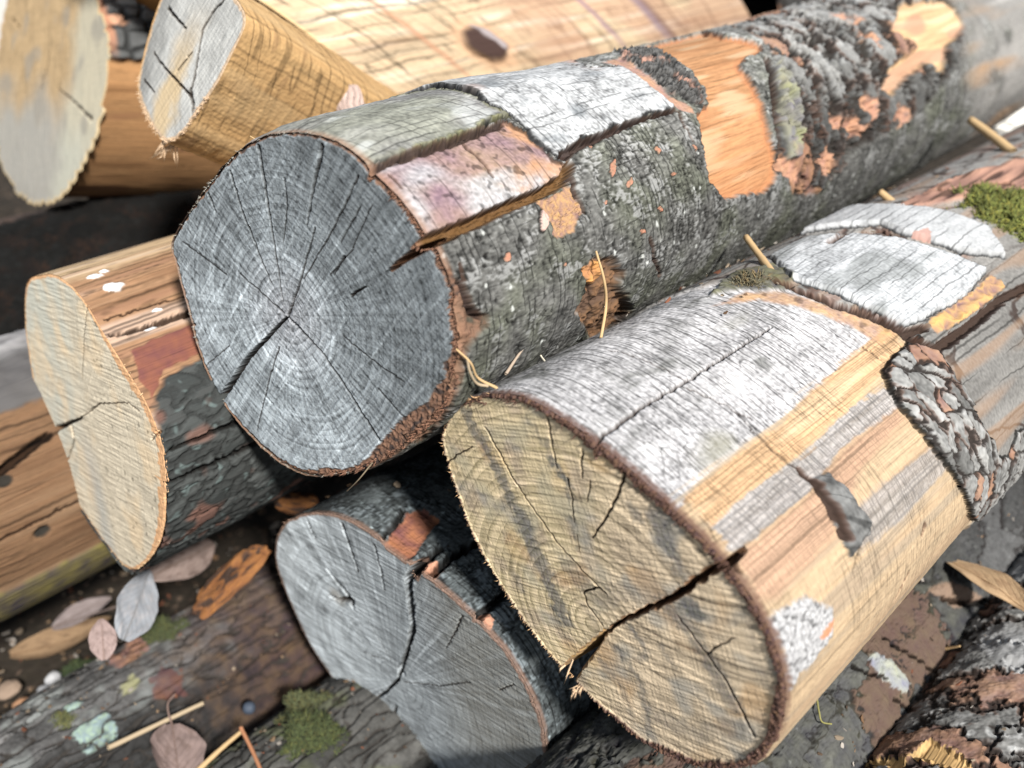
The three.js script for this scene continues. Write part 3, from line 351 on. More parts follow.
    if ((d = pink1.at(wa, wt)) > 0) { const k = sm(0, 0.002, d); mix(o, 0.9 * k, 0.3 * (1 + 0.4 * nM), 0.18 * (1 + 0.4 * nM), 0.135); o.h = o.h * (1 - k) + k * (0.003 + 0.0015 * nM); if (k > 0.5) o.id = 10; }
    if ((d = black1.at(wa, wt)) > 0) { const k = sm(0, 0.003, d), w = worley(a * 120 + 1.4 * nM, t * 90 + nF), e = w.f2 - w.f1 + 0.2 * nF; const v = 0.025 + 0.06 * sm(0.1, 0.5, e) + 0.03 * nF; mix(o, k, v, v, v); mix(o, k * 0.8 * sm(0.2, 0.5, f2(X * 70, Y * 70 + 3, t * 70)), 0.38, 0.22, 0.17); o.h = o.h * (1 - k) + k * (0.003 + 0.004 * sm(0.05, 0.5, e)); if (k > 0.5) o.id = 6; }
    if ((d = wood1.at(wa, wt)) > -0.0006) { const k = sm(-0.0006, 0.001, d), h0 = o.h, r0 = o.r, g0 = o.g, b0 = o.b; bareWood(o, a, t, X, Y, 0.34, 0.18, 0.09, 0.9, 0.6); mul(o, 1 - 0.35 * lineField(a, t, 300, 3, 14, 1.6)); mix(o, 0.9 * sm(0.0, 0.35, f2(X * 130, Y * 130, t * 12) + 0.35 * n3(X * 34, Y * 34, t * 20)), 0.38, 0.26, 0.16);
      mix(o, 0.7 * sm(0.006, 0.0005, d), 0.3, 0.13, 0.065); mix(o, 0.5 * sm(0.02, -0.02, a), 0.34, 0.16, 0.075); o.r = r0 + (o.r - r0) * k; o.g = g0 + (o.g - g0) * k; o.b = b0 + (o.b - b0) * k; o.h = h0 * (1 - k) + k * (-0.0012 + o.h); if (k > 0.5) o.id = 4; }
    if ((d = wood2.at(wa, wt)) > -0.001) { const k = sm(-0.001, 0.003, d), h0 = o.h, r0 = o.r, g0 = o.g, b0 = o.b; bareWood(o, a, t, X, Y, 0.4, 0.27, 0.155, 0.7, 0.5); mix(o, 0.6 * sm(0, 0.3, n3(X * 110, Y * 110, t * 14)), 0.5, 0.4, 0.27); mix(o, 0.7 * sm(0.1, 0.35, n3(X * 70 + 7, Y * 70, t * 16)), 0.3, 0.17, 0.12); o.r = r0 + (o.r - r0) * k; o.g = g0 + (o.g - g0) * k; o.b = b0 + (o.b - b0) * k; o.h = h0 * (1 - k) + k * (-0.002 + o.h); if (k > 0.5) o.id = 5; }
    const e = crackS.at(a, t); if (e > -0.002) { const c = sm(-0.0007, 0.0005, e), dp = crackS.depth; mix(o, 0.6 * sm(-0.0009, 0.0001, e), 0.1, 0.055, 0.035); mix(o, c * 0.9, crackS.depth > 0.008 && t < 0.2 ? 0.1 : 0.03, crackS.depth > 0.008 && t < 0.2 ? 0.052 : 0.02, 0.018); o.h -= dp * sm(-0.0006, 0.0007, e); }
    const rimk = sm(0.004, 0.0005, t); mix(o, 0.7 * rimk, 0.2, 0.115, 0.075); o.h -= 0.0012 * rimk;
  };
  const pith = [[-0.0116,-0.0025]][0];
  const face = (x, y, e, rho, th, o) => {
    sawnEnd(o, x, y, pith[0], pith[1], { rings: 1500, kr: 0.6, ky: 0.5, ks: 0.45, km: 0.35, saw: 0.95, c: [0.148, 0.168, 0.184] });
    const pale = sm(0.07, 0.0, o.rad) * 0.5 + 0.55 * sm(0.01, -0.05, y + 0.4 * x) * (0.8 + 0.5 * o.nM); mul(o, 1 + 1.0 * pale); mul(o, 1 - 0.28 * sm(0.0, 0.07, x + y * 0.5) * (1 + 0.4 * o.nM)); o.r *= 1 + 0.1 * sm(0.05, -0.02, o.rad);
    const rr = Math.abs(o.rad - 0.039 - 0.006 * Math.sin(th * 3)); mul(o, 1 + 0.5 * sm(0.0022, 0, rr) * sm(-0.3, 0.3, o.nM + 0.3)); mul(o, 1 + 0.35 * sm(0.0016, 0, Math.abs(o.rad - 0.063 - 0.004 * Math.sin(th * 2 + 1))));
    { const c = Math.cos(0.95), s = Math.sin(0.95), hu = x * c + y * s, hv = -x * s + y * c; mul(o, 1 + 0.3 * sm(0.25, 0.6, n3(hv * 300, hu * 16, 2)) + 0.3 * lineField(hv, hu, 120, 4, 20, 1.6) - 0.3 * lineField(hu, hv, 240, 9, 60, 1.5) - 0.4 * sm(0.15, 0.5, n3(hu * 420, hv * 330, 5)) ); }
    o.id = 0; const rimN = f2(x * 200, y * 200, 3), right = sm(-0.3, 0.5, Math.cos(th + 0.35)), bw = 0.0016 + 0.0022 * right + 0.007 * Math.pow(sm(0.75, 1, Math.cos(th + 0.45)), 1.5) + 0.0016 * rimN + 0.0022 * f2(x * 45, y * 45, 8) * (0.4 + right);
    if (e < bw + 0.0006) { const k = sm(bw + 0.0006, bw - 0.0003, e), q = f2(x * 420, y * 420, 8); mix(o, k, 0.135 * (1 + 0.7 * q), 0.078 * (1 + 0.7 * q), 0.054 * (1 + 0.6 * q)); mix(o, k * sm(0.0, 0.4, n3(x * 260, y * 260, 2)), 0.04, 0.03, 0.027); o.h += -0.0012 * k + 0.0016 * k * q; if (k > 0.5) o.id = 1; }
    const c = crackF.at(x, y); if (c > -0.001) { const g = crackF.depth > 0.01; if (g) mix(o, sm(-0.0012, 0, c), 0.13, 0.065, 0.035); o.h -= crackF.depth * sm(-0.00025, 0.0006, c); darken(o, c, 0.0006, g ? 0.5 : 0.92); }
    o.h -= 0.0012 * sm(0.0014, 0, e) * (1 + rimN);
  };
  const root = thing('firewood_log', 'grey log with a dark cracked round end and patchy bark, centre of the pile', 'log');
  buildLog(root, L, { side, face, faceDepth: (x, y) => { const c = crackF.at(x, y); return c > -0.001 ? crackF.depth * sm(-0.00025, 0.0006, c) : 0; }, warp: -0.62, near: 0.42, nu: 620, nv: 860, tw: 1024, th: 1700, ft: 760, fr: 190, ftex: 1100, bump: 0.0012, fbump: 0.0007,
    names: { 0: 'bark', 1: 'inner_bark', 2: 'bark_plate', 3: 'bark_plate', 4: 'bare_wood', 5: 'bare_wood', 6: 'burnt_bark', 7: 'bark_flake', 8: 'rotten_hole', 9: 'bark_rim', 10: 'inner_bark' }, faceNames: { 0: 'cut_end', 1: 'bark_ring' } });
}


// ================================================================ the large tan log in front
{
  const L = LOGS.B;
  const crackF = new Cracks(-0.16, 0.16, -0.16, 0.16, 0.0003);
  for (const [p, w0, w1, d, j] of [
    [[[-0.0738,0.0612],[-0.0652,0.0508],[-0.0559,0.0375],[-0.0376,0.0217],[-0.0202,0.0083],[-0.0012,-0.001],[0.0065,-0.003]], 0.0003, 0.0006, 0.004], [[[0.0065,-0.003],[0.0014,-0.0028],[-0.0082,-0.0115],[-0.0048,-0.0191],[0.0052,-0.0266]], 0.0005, 0.0004, 0.003],
    [[[-0.0315,0.0864],[-0.0291,0.0736],[-0.0254,0.0588]], 0.0004, 0.0003, 0.003], [[[-0.019,0.0559],[-0.0158,0.0441],[-0.0145,0.0311]], 0.0005, 0.0002, 0.003], [[[-0.01,0.0773],[-0.0105,0.0684],[-0.0098,0.0606]], 0.0004, 0.0003, 0.003],
    [[[0.0151,0.0769],[0.0111,0.0606],[0.0057,0.0458],[-0.003,0.0273]], 0.0007, 0.0003, 0.004], [[[-0.0049,0.0618],[-0.0065,0.0478]], 0.0003, 0.0002, 0.002], [[[-0.1043,0.0243],[-0.0924,0.0367],[-0.0844,0.0437]], 0.0003, 0.0002, 0.002],
    [[[0.0488,0.0092],[0.0565,0.0028],[0.0642,-0.0029],[0.0777,-0.0142],[0.0871,-0.0266],[0.0946,-0.0371]], 0.0004, 0.0007, 0.005], [[[0.0659,-0.0037],[0.072,0.0064],[0.0789,0.0157]], 0.0003, 0.0002, 0.002], [[[-0.0125,0.0239],[-0.0104,0.0134]], 0.0002, 0.0002, 0.002],
    [[[-0.114,-0.0109],[-0.0906,-0.0237],[-0.0846,-0.0292]], 0.0002, 0.0002, 0.002],
  ]) crackF.line(p, w0, w1, d, 0.0012);
  crackF.line([[0.0748,0.0592],[0.0686,0.0515],[0.0598,0.0415],[0.0547,0.0324],[0.0488,0.0238],[0.0416,0.0142],[0.0347,0.0058],[0.0274,-0.0022],[0.0211,-0.0098],[0.014,-0.0193],[0.0073,-0.0295]], 0.0022, 0.0006, 0.014, 0.0018);
  crackF.line([[0.0073,-0.0295],[-0.0029,-0.0497],[-0.0123,-0.0671],[-0.0238,-0.0915]], 0.0012, 0.0062, 0.03, 0.0012);
  const crackS = new Cracks(-0.16, 0.22, -0.002, 0.6, 0.0005);
  for (const [p, w0, w1, d, j] of [
    [[[0.0635,-0.0008],[0.0662,0.0355],[0.0655,0.0769],[0.0653,0.1187],[0.0648,0.1561]], 0.0011, 0.0004, 0.0034], [[[0.0317,0.0779],[-0.0004,0.0734],[-0.0206,0.077]], 0.0002, 0.0008, 0.003], [[[-0.0206,0.077],[-0.0324,0.0776],[-0.0482,0.0743],[-0.0597,0.072]], 0.0016, 0.0022, 0.004], [[[-0.0715,0.082],[-0.0739,0.074],[-0.0775,0.0687]], 0.0006, 0.0004, 0.003],
    [[[-0.0348,0.0028],[-0.0406,0.0029]], 0.0016, 0.0006, 0.006], [[[0.0651,0.0676],[0.0416,0.0755],[0.0201,0.0803]], 0.0003, 0.0002, 0.002], [[[0.1104,0.0662],[0.0888,0.0713],[0.0633,0.0742]], 0.0003, 0.0002, 0.002], [[[0.0283,0.1925],[0.0124,0.1917],[-0.0005,0.1928]], 0.0004, 0.0003, 0.003],
    [[[0.1085,0.1897],[0.0942,0.1998],[0.0807,0.203],[0.0553,0.208],[0.029,0.2201],[0.0061,0.2281],[0.0013,0.2431]], 0.0012, 0.003, 0.006], [[[0.0061,0.2281],[-0.0011,0.2265],[-0.0145,0.2368],[-0.0162,0.2756],[-0.0148,0.3308],[-0.0194,0.3732]], 0.0034, 0.003, 0.008], [[[0.0935,0.2739],[0.0937,0.3022],[0.0816,0.3221],[0.0646,0.3184],[0.0443,0.325],[0.0141,0.3398]], 0.002, 0.0022, 0.006],
    [[[-0.0065,0.0073],[-0.0214,0.0035]], 0.0002, 0.0002, 0.002], [[[-0.1103,0.1247],[-0.1158,0.1173],[-0.1204,0.1137]], 0.0018, 0.0008, 0.004], [[[-0.0901,0.1448],[-0.0937,0.1402]], 0.0016, 0.001, 0.004], [[[0.0966,0.403],[0.077,0.4281],[0.0485,0.473]], 0.002, 0.002, 0.005], [[[0.0874,0.3656],[0.068,0.3896],[0.0476,0.4327]], 0.0015, 0.002, 0.005],
  ]) crackS.line(p, w0, w1, d, 0.002);
  const orange1 = new Patch([[0.0076,0.0072],[0.0084,0.0565],[0.0068,0.0883],[0.0161,0.1735],[0.0199,0.2268],[0.0071,0.2334],[-0.0044,0.1898],[-0.0109,0.1412],[-0.0149,0.0861],[-0.0119,0.0389],[-0.0144,0.0081]]);
  const grey2 = new Patch([[-0.0144,0.0081],[-0.0119,0.0389],[-0.0149,0.0861],[-0.0109,0.1412],[-0.0126,0.176],[-0.0279,0.1735],[-0.0262,0.1104],[-0.0334,0.0658],[-0.0336,0.0057]]);
  const brown3 = new Patch([[-0.0326,0.0051],[-0.0334,0.0658],[-0.0262,0.1104],[-0.0267,0.1728],[-0.0359,0.1687],[-0.0415,0.1131],[-0.0551,0.0806],[-0.0592,0.0465],[-0.0599,0.0103],[-0.0543,0.0006]]);
  const grey4 = new Patch([[-0.0551,0.0806],[-0.0536,0.1182],[-0.0572,0.1736],[-0.0745,0.1818],[-0.0778,0.1256],[-0.0735,0.089],[-0.07,0.0708]]);
  const lichen5 = new Patch([[-0.0634,0.0013],[-0.0645,0.0147],[-0.0685,0.029],[-0.0835,0.0446],[-0.096,0.0404],[-0.0989,0.0238],[-0.0977,0.0104],[-0.1015,0.0012],[-0.0844,0.0008]]);
  const sliver = new Patch([[-0.0279,0.0793],[-0.0309,0.0891],[-0.0396,0.0926],[-0.0529,0.0932],[-0.0648,0.095],[-0.0675,0.0894],[-0.07,0.0687],[-0.0634,0.0685],[-0.0533,0.0706],[-0.0404,0.0757]]);
  const collar = new Patch([[-0.0045,0.1837],[-0.0005,0.2025],[0.0003,0.2209],[-0.0006,0.2325],[-0.0159,0.2361],[-0.0356,0.2292],[-0.0633,0.2285],[-0.0907,0.2395],[-0.0987,0.2576],[-0.0882,0.2725],[-0.0983,0.3048],[-0.1388,0.3573],[-0.1355,0.299],[-0.1394,0.2676],[-0.1417,0.2465],[-0.1201,0.2131],[-0.0873,0.1882],[-0.063,0.1754],[-0.0371,0.1709],[-0.0197,0.1732]]);
  const beyond = new Patch([...[[0.1257,0.1732],[0.105,0.1896],[0.0837,0.1997],[0.0553,0.208],[0.029,0.2201],[0.005,0.2265],[-0.0064,0.2189],[-0.0333,0.2162],[-0.059,0.2184],[-0.0924,0.2361],[-0.1421,0.2921],[-0.1388,0.2632],[-0.1393,0.2312]], [-0.3, 0.4], [-0.3, 1.4], [0.3, 1.4], [0.3, 0.1]]);
  const plateA = new Patch([[0.1139,0.2343],[0.1157,0.2758],[0.0928,0.3005],[0.0639,0.317],[0.0443,0.325],[0.0068,0.3429],[0.0012,0.2986],[0.0045,0.2518],[0.0096,0.2293],[0.0349,0.2202],[0.0597,0.2149],[0.0851,0.2079]]);
  const plateB = new Patch([[0.1251,0.2929],[0.1247,0.365],[0.1024,0.3661],[0.0709,0.379],[0.0311,0.3882],[0.0053,0.3696],[0.0262,0.3379],[0.0469,0.33],[0.0668,0.3227],[0.0841,0.3272],[0.0982,0.3113]]);
  const orange6 = new Patch([[0.0043,0.2449],[0.0026,0.2979],[0.0037,0.3424],[-0.0099,0.3451],[-0.0114,0.2845],[-0.0083,0.2461]]);
  const red7 = new Patch([[0.0944,0.3694],[0.0925,0.4196],[0.087,0.4619],[0.062,0.5514],[0.0536,0.5977],[0.02,0.5067],[0.0622,0.4115],[0.0827,0.3716]]);
  const mossy = new Patch([[0.1126,0.1533],[0.1195,0.2023],[0.1047,0.224],[0.0829,0.2162],[0.0823,0.1974],[0.0987,0.179]]);
  const pink8 = new Patch([[0.0615,0.3198],[0.0561,0.3401],[0.0456,0.3275],[0.0513,0.311]]);
  const tan9 = new Patch([[0.1019,0.1489],[0.0987,0.179],[0.0823,0.1974],[0.054,0.2061],[0.0298,0.2188],[0.0095,0.2242],[0.0103,0.2031],[0.0401,0.1975],[0.0653,0.188],[0.0872,0.1769]]);
  const redS = [[-0.0907,0.035],[-0.0895,0.0421]].map(([x, y]) => [x, y, 0.002, 0.006, 0.1]);
  const knots = [[-0.0106,0.1741],[0.0526,0.0704],[-0.0077,0.2081]].map(([x, y]) => [x, y, 0.003, 0.006, 0]);
  const side = (a, t, X, Y, o) => {
    o.id = 0; const w1 = 0.0016 * n3(X * 160, Y * 160, t * 160) + 0.0007 * n3(X * 500, Y * 500, t * 500), w2 = 0.0018 * n3(X * 160 + 50, Y * 160, t * 160) + 0.0008 * n3(X * 500, Y * 500 + 70, t * 500), wa = a + w1, wt = t + w2, ga = a + 0.0012 * n3(X * 120, Y * 120, t * 14);
    const nM = f2(X * 120, Y * 120, t * 120), nF = n3(X * 480, Y * 480, t * 480); let d, r0, g0, b0, h0;
    // cross checks: many short dark splits across the grain on the weathered skin
    const ck = n3(a * 170, t * 780, 3.1), ck2 = n3(a * 420 + 9, t * 1300, 8.3), row = n3(a * 26, t * 26, 2.5), lf = cl(lineField(t, a, 430, 1, 60, 0.9) * 0.9 + lineField(t, a, 170, 2, 26, 1.3) + 0.5 * lineField(t, a, 800, 3, 120, 0.8)), check = cl(0.5 * sm(0.3, 0.55, ck + 0.25 * row) + 0.4 * sm(0.42, 0.7, ck2 + 0.2 * row) + 0.8 * lf), rib = cl(lineField(a, t, 330, 4, 9, 1.7) + 0.7 * lineField(a, t, 720, 5, 16, 1));
    // barkless wood, tan to pinkish, with the grain along the log
    const band = f2(Math.cos(a * 10) * 9, Math.sin(a * 10) * 9, t * 0.9);
    bareWood(o, a, t, X, Y, 0.35, 0.265, 0.175, 0.45, 0.4); mix(o, 0.55 * sm(0.05, 0.4, band), 0.31, 0.215, 0.14); mix(o, 0.45 * sm(0.1, 0.45, n3(X * 150, Y * 150, t * 4)), 0.2, 0.175, 0.145); mul(o, 1 - 0.4 * rib * sm(-0.3, 0.3, f2(X * 40, Y * 40, t * 12))); mul(o, 1 - 0.45 * check * sm(-0.3, 0.3, row)); o.h = 0.0004 * nM;
    // weathered grey-white skin on the upper part
    { const lim = 0.006 + 0.045 * t, k = sm(-0.003, 0.0045, ga - lim + 0.009 * f2(X * 50, Y * 50, t * 16) + 0.006 * n3(X * 380, Y * 380, t * 11)); const n = f3(X * 60, Y * 60, t * 26 + 4), v = 0.38 * Math.max(0.25, 1 + 0.55 * n + 0.5 * nF); const dk = sm(0.05, 0.4, f2(X * 32 + 7, Y * 32, t * 26)) * (0.4 + 0.6 * sm(-0.2, 0.3, n3(X * 200, Y * 200, t * 60)));
      mix(o, k, v * 0.97, v * 0.965, v * 1.0); mix(o, k * 0.75 * dk, 0.085, 0.088, 0.082); mix(o, k * 0.6 * sm(0.25, 0.5, f2(X * 55 + 30, Y * 55, t * 30)), 0.48, 0.48, 0.49); mul(o, 1 - 0.82 * k * check); o.h -= 0.0005 * k * check; o.hb = 0.5 + 0.3 * nF - 0.35 * check * k;
      const st = sm(0.05, 0.0, Math.abs(n3(a * 55, t * 130, 4.4))) * sm(0.1, 0.4, n3(a * 24, t * 24, 9)); mul(o, 1 - 0.6 * k * st); mix(o, 0.8 * k * sm(0.3, 0.55, f2(X * 24 + 3, Y * 24, t * 14 + 9)) * sm(0.25, 0.05, t), 0.19, 0.185, 0.15); }
    if ((d = grey2.at(wa, wt)) > -0.002) { const k = sm(-0.0008, 0.0018, d + 0.003 * n3(X * 400, Y * 400, t * 14)), v = 0.27 * (1 + 0.45 * n3(X * 260, Y * 260, t * 12) + 0.35 * nF); mix(o, k * 0.85, v, v * 0.975, v * 0.99); mul(o, 1 - 0.6 * k * Math.max(check, 0.6 * rib)); if (k > 0.6) o.id = 4; }
    if ((d = orange1.at(wa, wt)) > -0.003) { const k = sm(-0.0015, 0.002, d + 0.0035 * n3(X * 380, Y * 380, t * 12)), v = 1 + 0.3 * n3(X * 240, Y * 240, t * 10) + 0.2 * nF; mix(o, k * 0.95, 0.4 * v, 0.265 * v, 0.155 * v); mix(o, k * 0.6 * sm(0.1, 0.4, n3(X * 90, Y * 90, t * 9)), 0.5, 0.38, 0.25); mul(o, 1 - 0.6 * k * check * sm(-0.3, 0.3, row)); mul(o, 1 - 0.4 * k * rib); if (k > 0.6) o.id = 3; }
    if ((d = brown3.at(wa, wt)) > -0.003) { const k = sm(-0.002, 0.004, d), v = 1 + 0.32 * n3(X * 260, Y * 260, t * 10) + 0.15 * nF; mix(o, k * 0.85, 0.31 * v, 0.2 * v, 0.14 * v); mul(o, 1 - 0.5 * k * Math.max(rib, 0.7 * check)); }
    if ((d = grey4.at(wa, wt)) > -0.003) { const k = sm(-0.002, 0.003, d + 0.0025 * n3(X * 300, Y * 300, t * 10)), v = 0.22 * (1 + 0.4 * n3(X * 230, Y * 230, t * 9) + 0.3 * nF); mix(o, k * 0.85, v, v * 0.95, v * 0.93); mul(o, 1 - 0.5 * k * Math.max(0.7 * rib, check)); }
    if ((d = tan9.at(wa, wt)) > -0.003) { const k = sm(-0.002, 0.003, d); mix(o, k * 0.85, 0.34 * (1 + 0.5 * nM), 0.21 * (1 + 0.5 * nM), 0.125); mul(o, 1 - 0.5 * k * sm(0.15, 0.4, f2(X * 130, Y * 130 + 4, t * 90))); }
    if ((d = lichen5.at(wa, wt)) > -0.001) { const k = sm(-0.001, 0.0015, d + 0.001 * nF), n = n3(X * 700, Y * 700, t * 500), v = 0.27 * (1 + 0.5 * n + 0.4 * nF); mix(o, k, v, v * 1.01, v * 1.05); mul(o, 1 - 0.6 * k * sm(0.25, 0.5, n3(X * 420 + 9, Y * 420, t * 260))); o.h += k * (0.0006 + 0.0005 * n); if (k > 0.5) o.id = 5;
      spot(o, wa, wt, redS, 0.3 * nM, (q) => mix(o, 0.9 * sm(0, 0.3, q), 0.42, 0.17, 0.09)); }
    if ((d = beyond.at(wa, wt)) > -0.001) { // the bark that is left farther up
      const k = sm(-0.001, 0.003, d), up = sm(-0.02, 0.05, a); h0 = o.h; r0 = o.r; g0 = o.g; b0 = o.b;
      const n = f3(X * 55, Y * 55, t * 22), g = (0.13 + 0.06 * up) * (1 + 0.35 * n + 0.3 * nF + 0.25 * n3(X * 200, Y * 200, t * 9)); o.r = g; o.g = g * 0.98; o.b = g * 0.95; mul(o, 1 - 0.6 * lineField(a, t, 150, 5, 14, 2)); { const gp = Math.abs(n3(a * 30, t * 9, 4.2) + 0.12 * nM), gk = sm(0.07, 0.02, gp) * sm(0.02, -0.03, a - 0.1 * (t - 0.3)); mix(o, 0.9 * gk, 0.03, 0.02, 0.017); } mix(o, 0.5 * sm(0.1, 0.45, n3(X * 90, Y * 90, t * 6 + 2)), 0.24, 0.155, 0.1); o.h = 0.0022 + 0.0008 * n; o.hb = 0.5 + 0.3 * nF + 0.2 * n;
      if (a > 0.02) { const gp = Math.abs(n3(a * 40, t * 26, 8.2) + 0.2 * nM), gk = sm(0.12, 0.03, gp); mix(o, 0.9 * gk, 0.03, 0.02, 0.018);  const q = f2(X * 60, Y * 60 + 12, t * 20); mix(o, 0.6 * sm(0, 0.3, q), 0.2, 0.125, 0.1); }
      o.r = r0 + (o.r - r0) * k; o.g = g0 + (o.g - g0) * k; o.b = b0 + (o.b - b0) * k; o.h = h0 + (o.h - h0) * k; if (k > 0.5) o.id = 1; }
    if ((d = red7.at(wa, wt)) > 0) { const k = sm(0, 0.003, d), q = n3(a * 160, t * 26, 3); mix(o, k, 0.26 * (1 + 0.5 * q), 0.15 * (1 + 0.5 * q), 0.115 * (1 + 0.4 * q)); mul(o, 1 - 0.7 * sm(0.1, 0.35, n3(a * 190, t * 20, 7)) * k); o.h += k * (0.003 + 0.002 * q); if (k > 0.5) o.id = 6; }
    if ((d = plateA.at(wa, wt)) > 0) { const k = sm(0, 0.003, d), n = f3(X * 110, Y * 110, t * 36), v = 0.36 * Math.max(0.25, 1 + 0.7 * n + 0.4 * nF); mix(o, 1, v * 0.96, v, v * 1.05); mix(o, 0.55 * sm(0.1, 0.4, f2(X * 50, Y * 50 + 6, t * 20)), 0.13, 0.14, 0.14); mul(o, 1 - 0.6 * lineField(a, t, 120, 6, 30, 1.2)); mul(o, 1 - 0.35 * lineField(a, t, 420, 9, 50, 0.9)); mul(o, 1 - 0.4 * lineField(t, a, 150, 7, 40)); mul(o, 1 - 0.9 * sm(0.0016, 0.0003, d)); o.h = 0.002 + 0.0036 * k + 0.0007 * n; o.hb = 0.5 + 0.3 * nF + 0.2 * n; o.id = 2; }  // plate outline painted near black, standing for the gap shadow around it
    if ((d = plateB.at(wa, wt)) > 0) { const k = sm(0, 0.003, d), n = f3(X * 110 + 4, Y * 110, t * 36), v = 0.34 * (1 + 0.4 * n + 0.2 * nF); mix(o, 1, v * 0.97, v, v * 1.04); mul(o, 1 - 0.6 * lineField(a, t, 160, 2, 22, 1.6)); mul(o, 1 - 0.9 * sm(0.0016, 0.0003, d)); if (pink8.at(wa, wt) > 0) mix(o, 0.9, 0.33, 0.2, 0.17); o.h = 0.003 + 0.0042 * k + 0.0007 * n; o.id = 7; }  // dark outline is gap shadow put into the colour
    if ((d = orange6.at(wa, wt)) > 0) { const k = sm(0, 0.002, d), w = worley(a * 150 + nM, t * 60); mix(o, k, 0.3 * (1 + 1.1 * (w.f1 - 0.4) + 0.4 * nM), 0.185 * (1 + 1.1 * (w.f1 - 0.4) + 0.4 * nM), 0.105); o.h = 0.002 + 0.003 * w.f1; if (k > 0.5) o.id = 3; }
    if ((d = mossy.at(wa, wt)) > 0) { const k = sm(0, 0.003, d); mix(o, k * 0.8, 0.07 * (1 + nM), 0.07 * (1 + nM), 0.045); o.h += k * 0.002 * (1 + nM); }
    if ((d = collar.at(wa, wt)) > -0.001) { // dark thick bark collar, a black rim of gap shadow painted round it
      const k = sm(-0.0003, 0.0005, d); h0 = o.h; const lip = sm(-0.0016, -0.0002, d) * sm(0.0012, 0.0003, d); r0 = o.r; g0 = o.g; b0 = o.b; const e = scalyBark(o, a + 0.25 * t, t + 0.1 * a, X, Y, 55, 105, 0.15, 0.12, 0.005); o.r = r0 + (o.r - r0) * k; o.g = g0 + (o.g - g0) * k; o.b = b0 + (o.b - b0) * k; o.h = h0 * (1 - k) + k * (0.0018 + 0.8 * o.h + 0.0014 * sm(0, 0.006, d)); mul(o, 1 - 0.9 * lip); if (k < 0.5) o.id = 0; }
    if ((d = sliver.at(wa, wt)) > -0.0004) { const k = sm(-0.0004, 0.0006, d), v = 0.11 * (1 + 0.4 * n3(X * 300, Y * 300, t * 30) + 0.4 * nF); mix(o, k, v, v * 1.02, v * 1.03); mul(o, 1 - 0.6 * k * sm(0.06, 0, Math.abs(n3(a * 70 + t * 60, t * 12, 2)))); o.h += k * (0.0022 + 0.003 * sm(0, 0.006, d)); if (k > 0.5) o.id = 8; }
    const e = crackS.at(a, t); if (e > -0.002) { const c = sm(-0.0006, 0.0004, e), wide = crackS.depth > 0.0035; if (wide) mix(o, 0.6 * sm(-0.001, 0.0002, e), 0.14, 0.065, 0.042); mix(o, c * 0.92, 0.03, 0.02, 0.016); o.h -= crackS.depth * sm(-0.0005, 0.0006, e); }
    const rimk = sm(0.0042, 0.001, t + 0.0012 * nF); mix(o, 0.85 * rimk * sm(-0.15, -0.09, a), 0.085, 0.046, 0.036); o.h -= 0.0012 * sm(0.003, 0, t);
  };
  const pith = [[-0.0019,-0.0307]][0];
  const streaks = [ // blue-grey stain, running across the rings
    [[[-0.0894,0.0661],[-0.0814,0.0559],[-0.0645,0.0352],[-0.0443,0.0026],[-0.0195,-0.0389]], 0.004, 0.006, 0.75], [[[-0.0305,0.0624],[-0.0235,0.0561],[-0.0171,0.052]], 0.003, 0.0025, 0.85], [[[-0.0197,0.052],[-0.0145,0.0324],[-0.0117,0.0133]], 0.002, 0.001, 0.6], [[[0.0327,0.0581],[0.0405,0.0479],[0.0501,0.0356]], 0.007, 0.004, 0.7], [[[0.0187,0.0576],[0.0258,0.0531]], 0.004, 0.002, 0.6],
    [[[0.0395,0.0122],[0.0475,0.011],[0.066,-0.0043],[0.0832,-0.0249]], 0.005, 0.006, 0.6], [[[0.0546,0.0194],[0.0575,0.0175]], 0.006, 0.006, 0.85], [[[0.0219,-0.0147],[0.0316,-0.0239],[0.029,-0.0342]], 0.003, 0.002, 0.7], [[[0.0132,-0.0347],[0.0297,-0.0482],[0.038,-0.0835]], 0.003, 0.003, 0.6], [[[0.0039,-0.0523],[0.0208,-0.0624],[0.0247,-0.0786]], 0.003, 0.002, 0.45], [[[-0.0272,-0.0381],[-0.0223,-0.0444]], 0.003, 0.002, 0.6],
    [[[-0.0169,-0.0018],[0.0029,-0.01],[0.0209,0.0081]], 0.007, 0.006, 0.4], [[[-0.0425,0.0793],[-0.033,0.0689]], 0.003, 0.002, 0.5], [[[-0.0561,-0.0292],[-0.0512,-0.0372]], 0.003, 0.003, 0.45], [[[0.0419,-0.0166],[0.0477,-0.0242]], 0.0024, 0.002, 0.5], [[[0.0673,0.0548],[0.0819,0.0347],[0.0958,0.0013]], 0.004, 0.004, 0.3], [[[0.0401,-0.0662],[0.0668,-0.0595],[0.0895,-0.0337]], 0.006, 0.005, 0.35],
  ].map(([p, w0, w1, k]) => [new Cracks(-0.16, 0.16, -0.16, 0.16, 0.0006).line(p, w0, w1, 1, 0.004), k]);
  const sp0 = [[0.0748,0.0592]][0], sp1 = [[0.0073,-0.0295]][0], pith2 = [[0.0371,0.1281]][0];
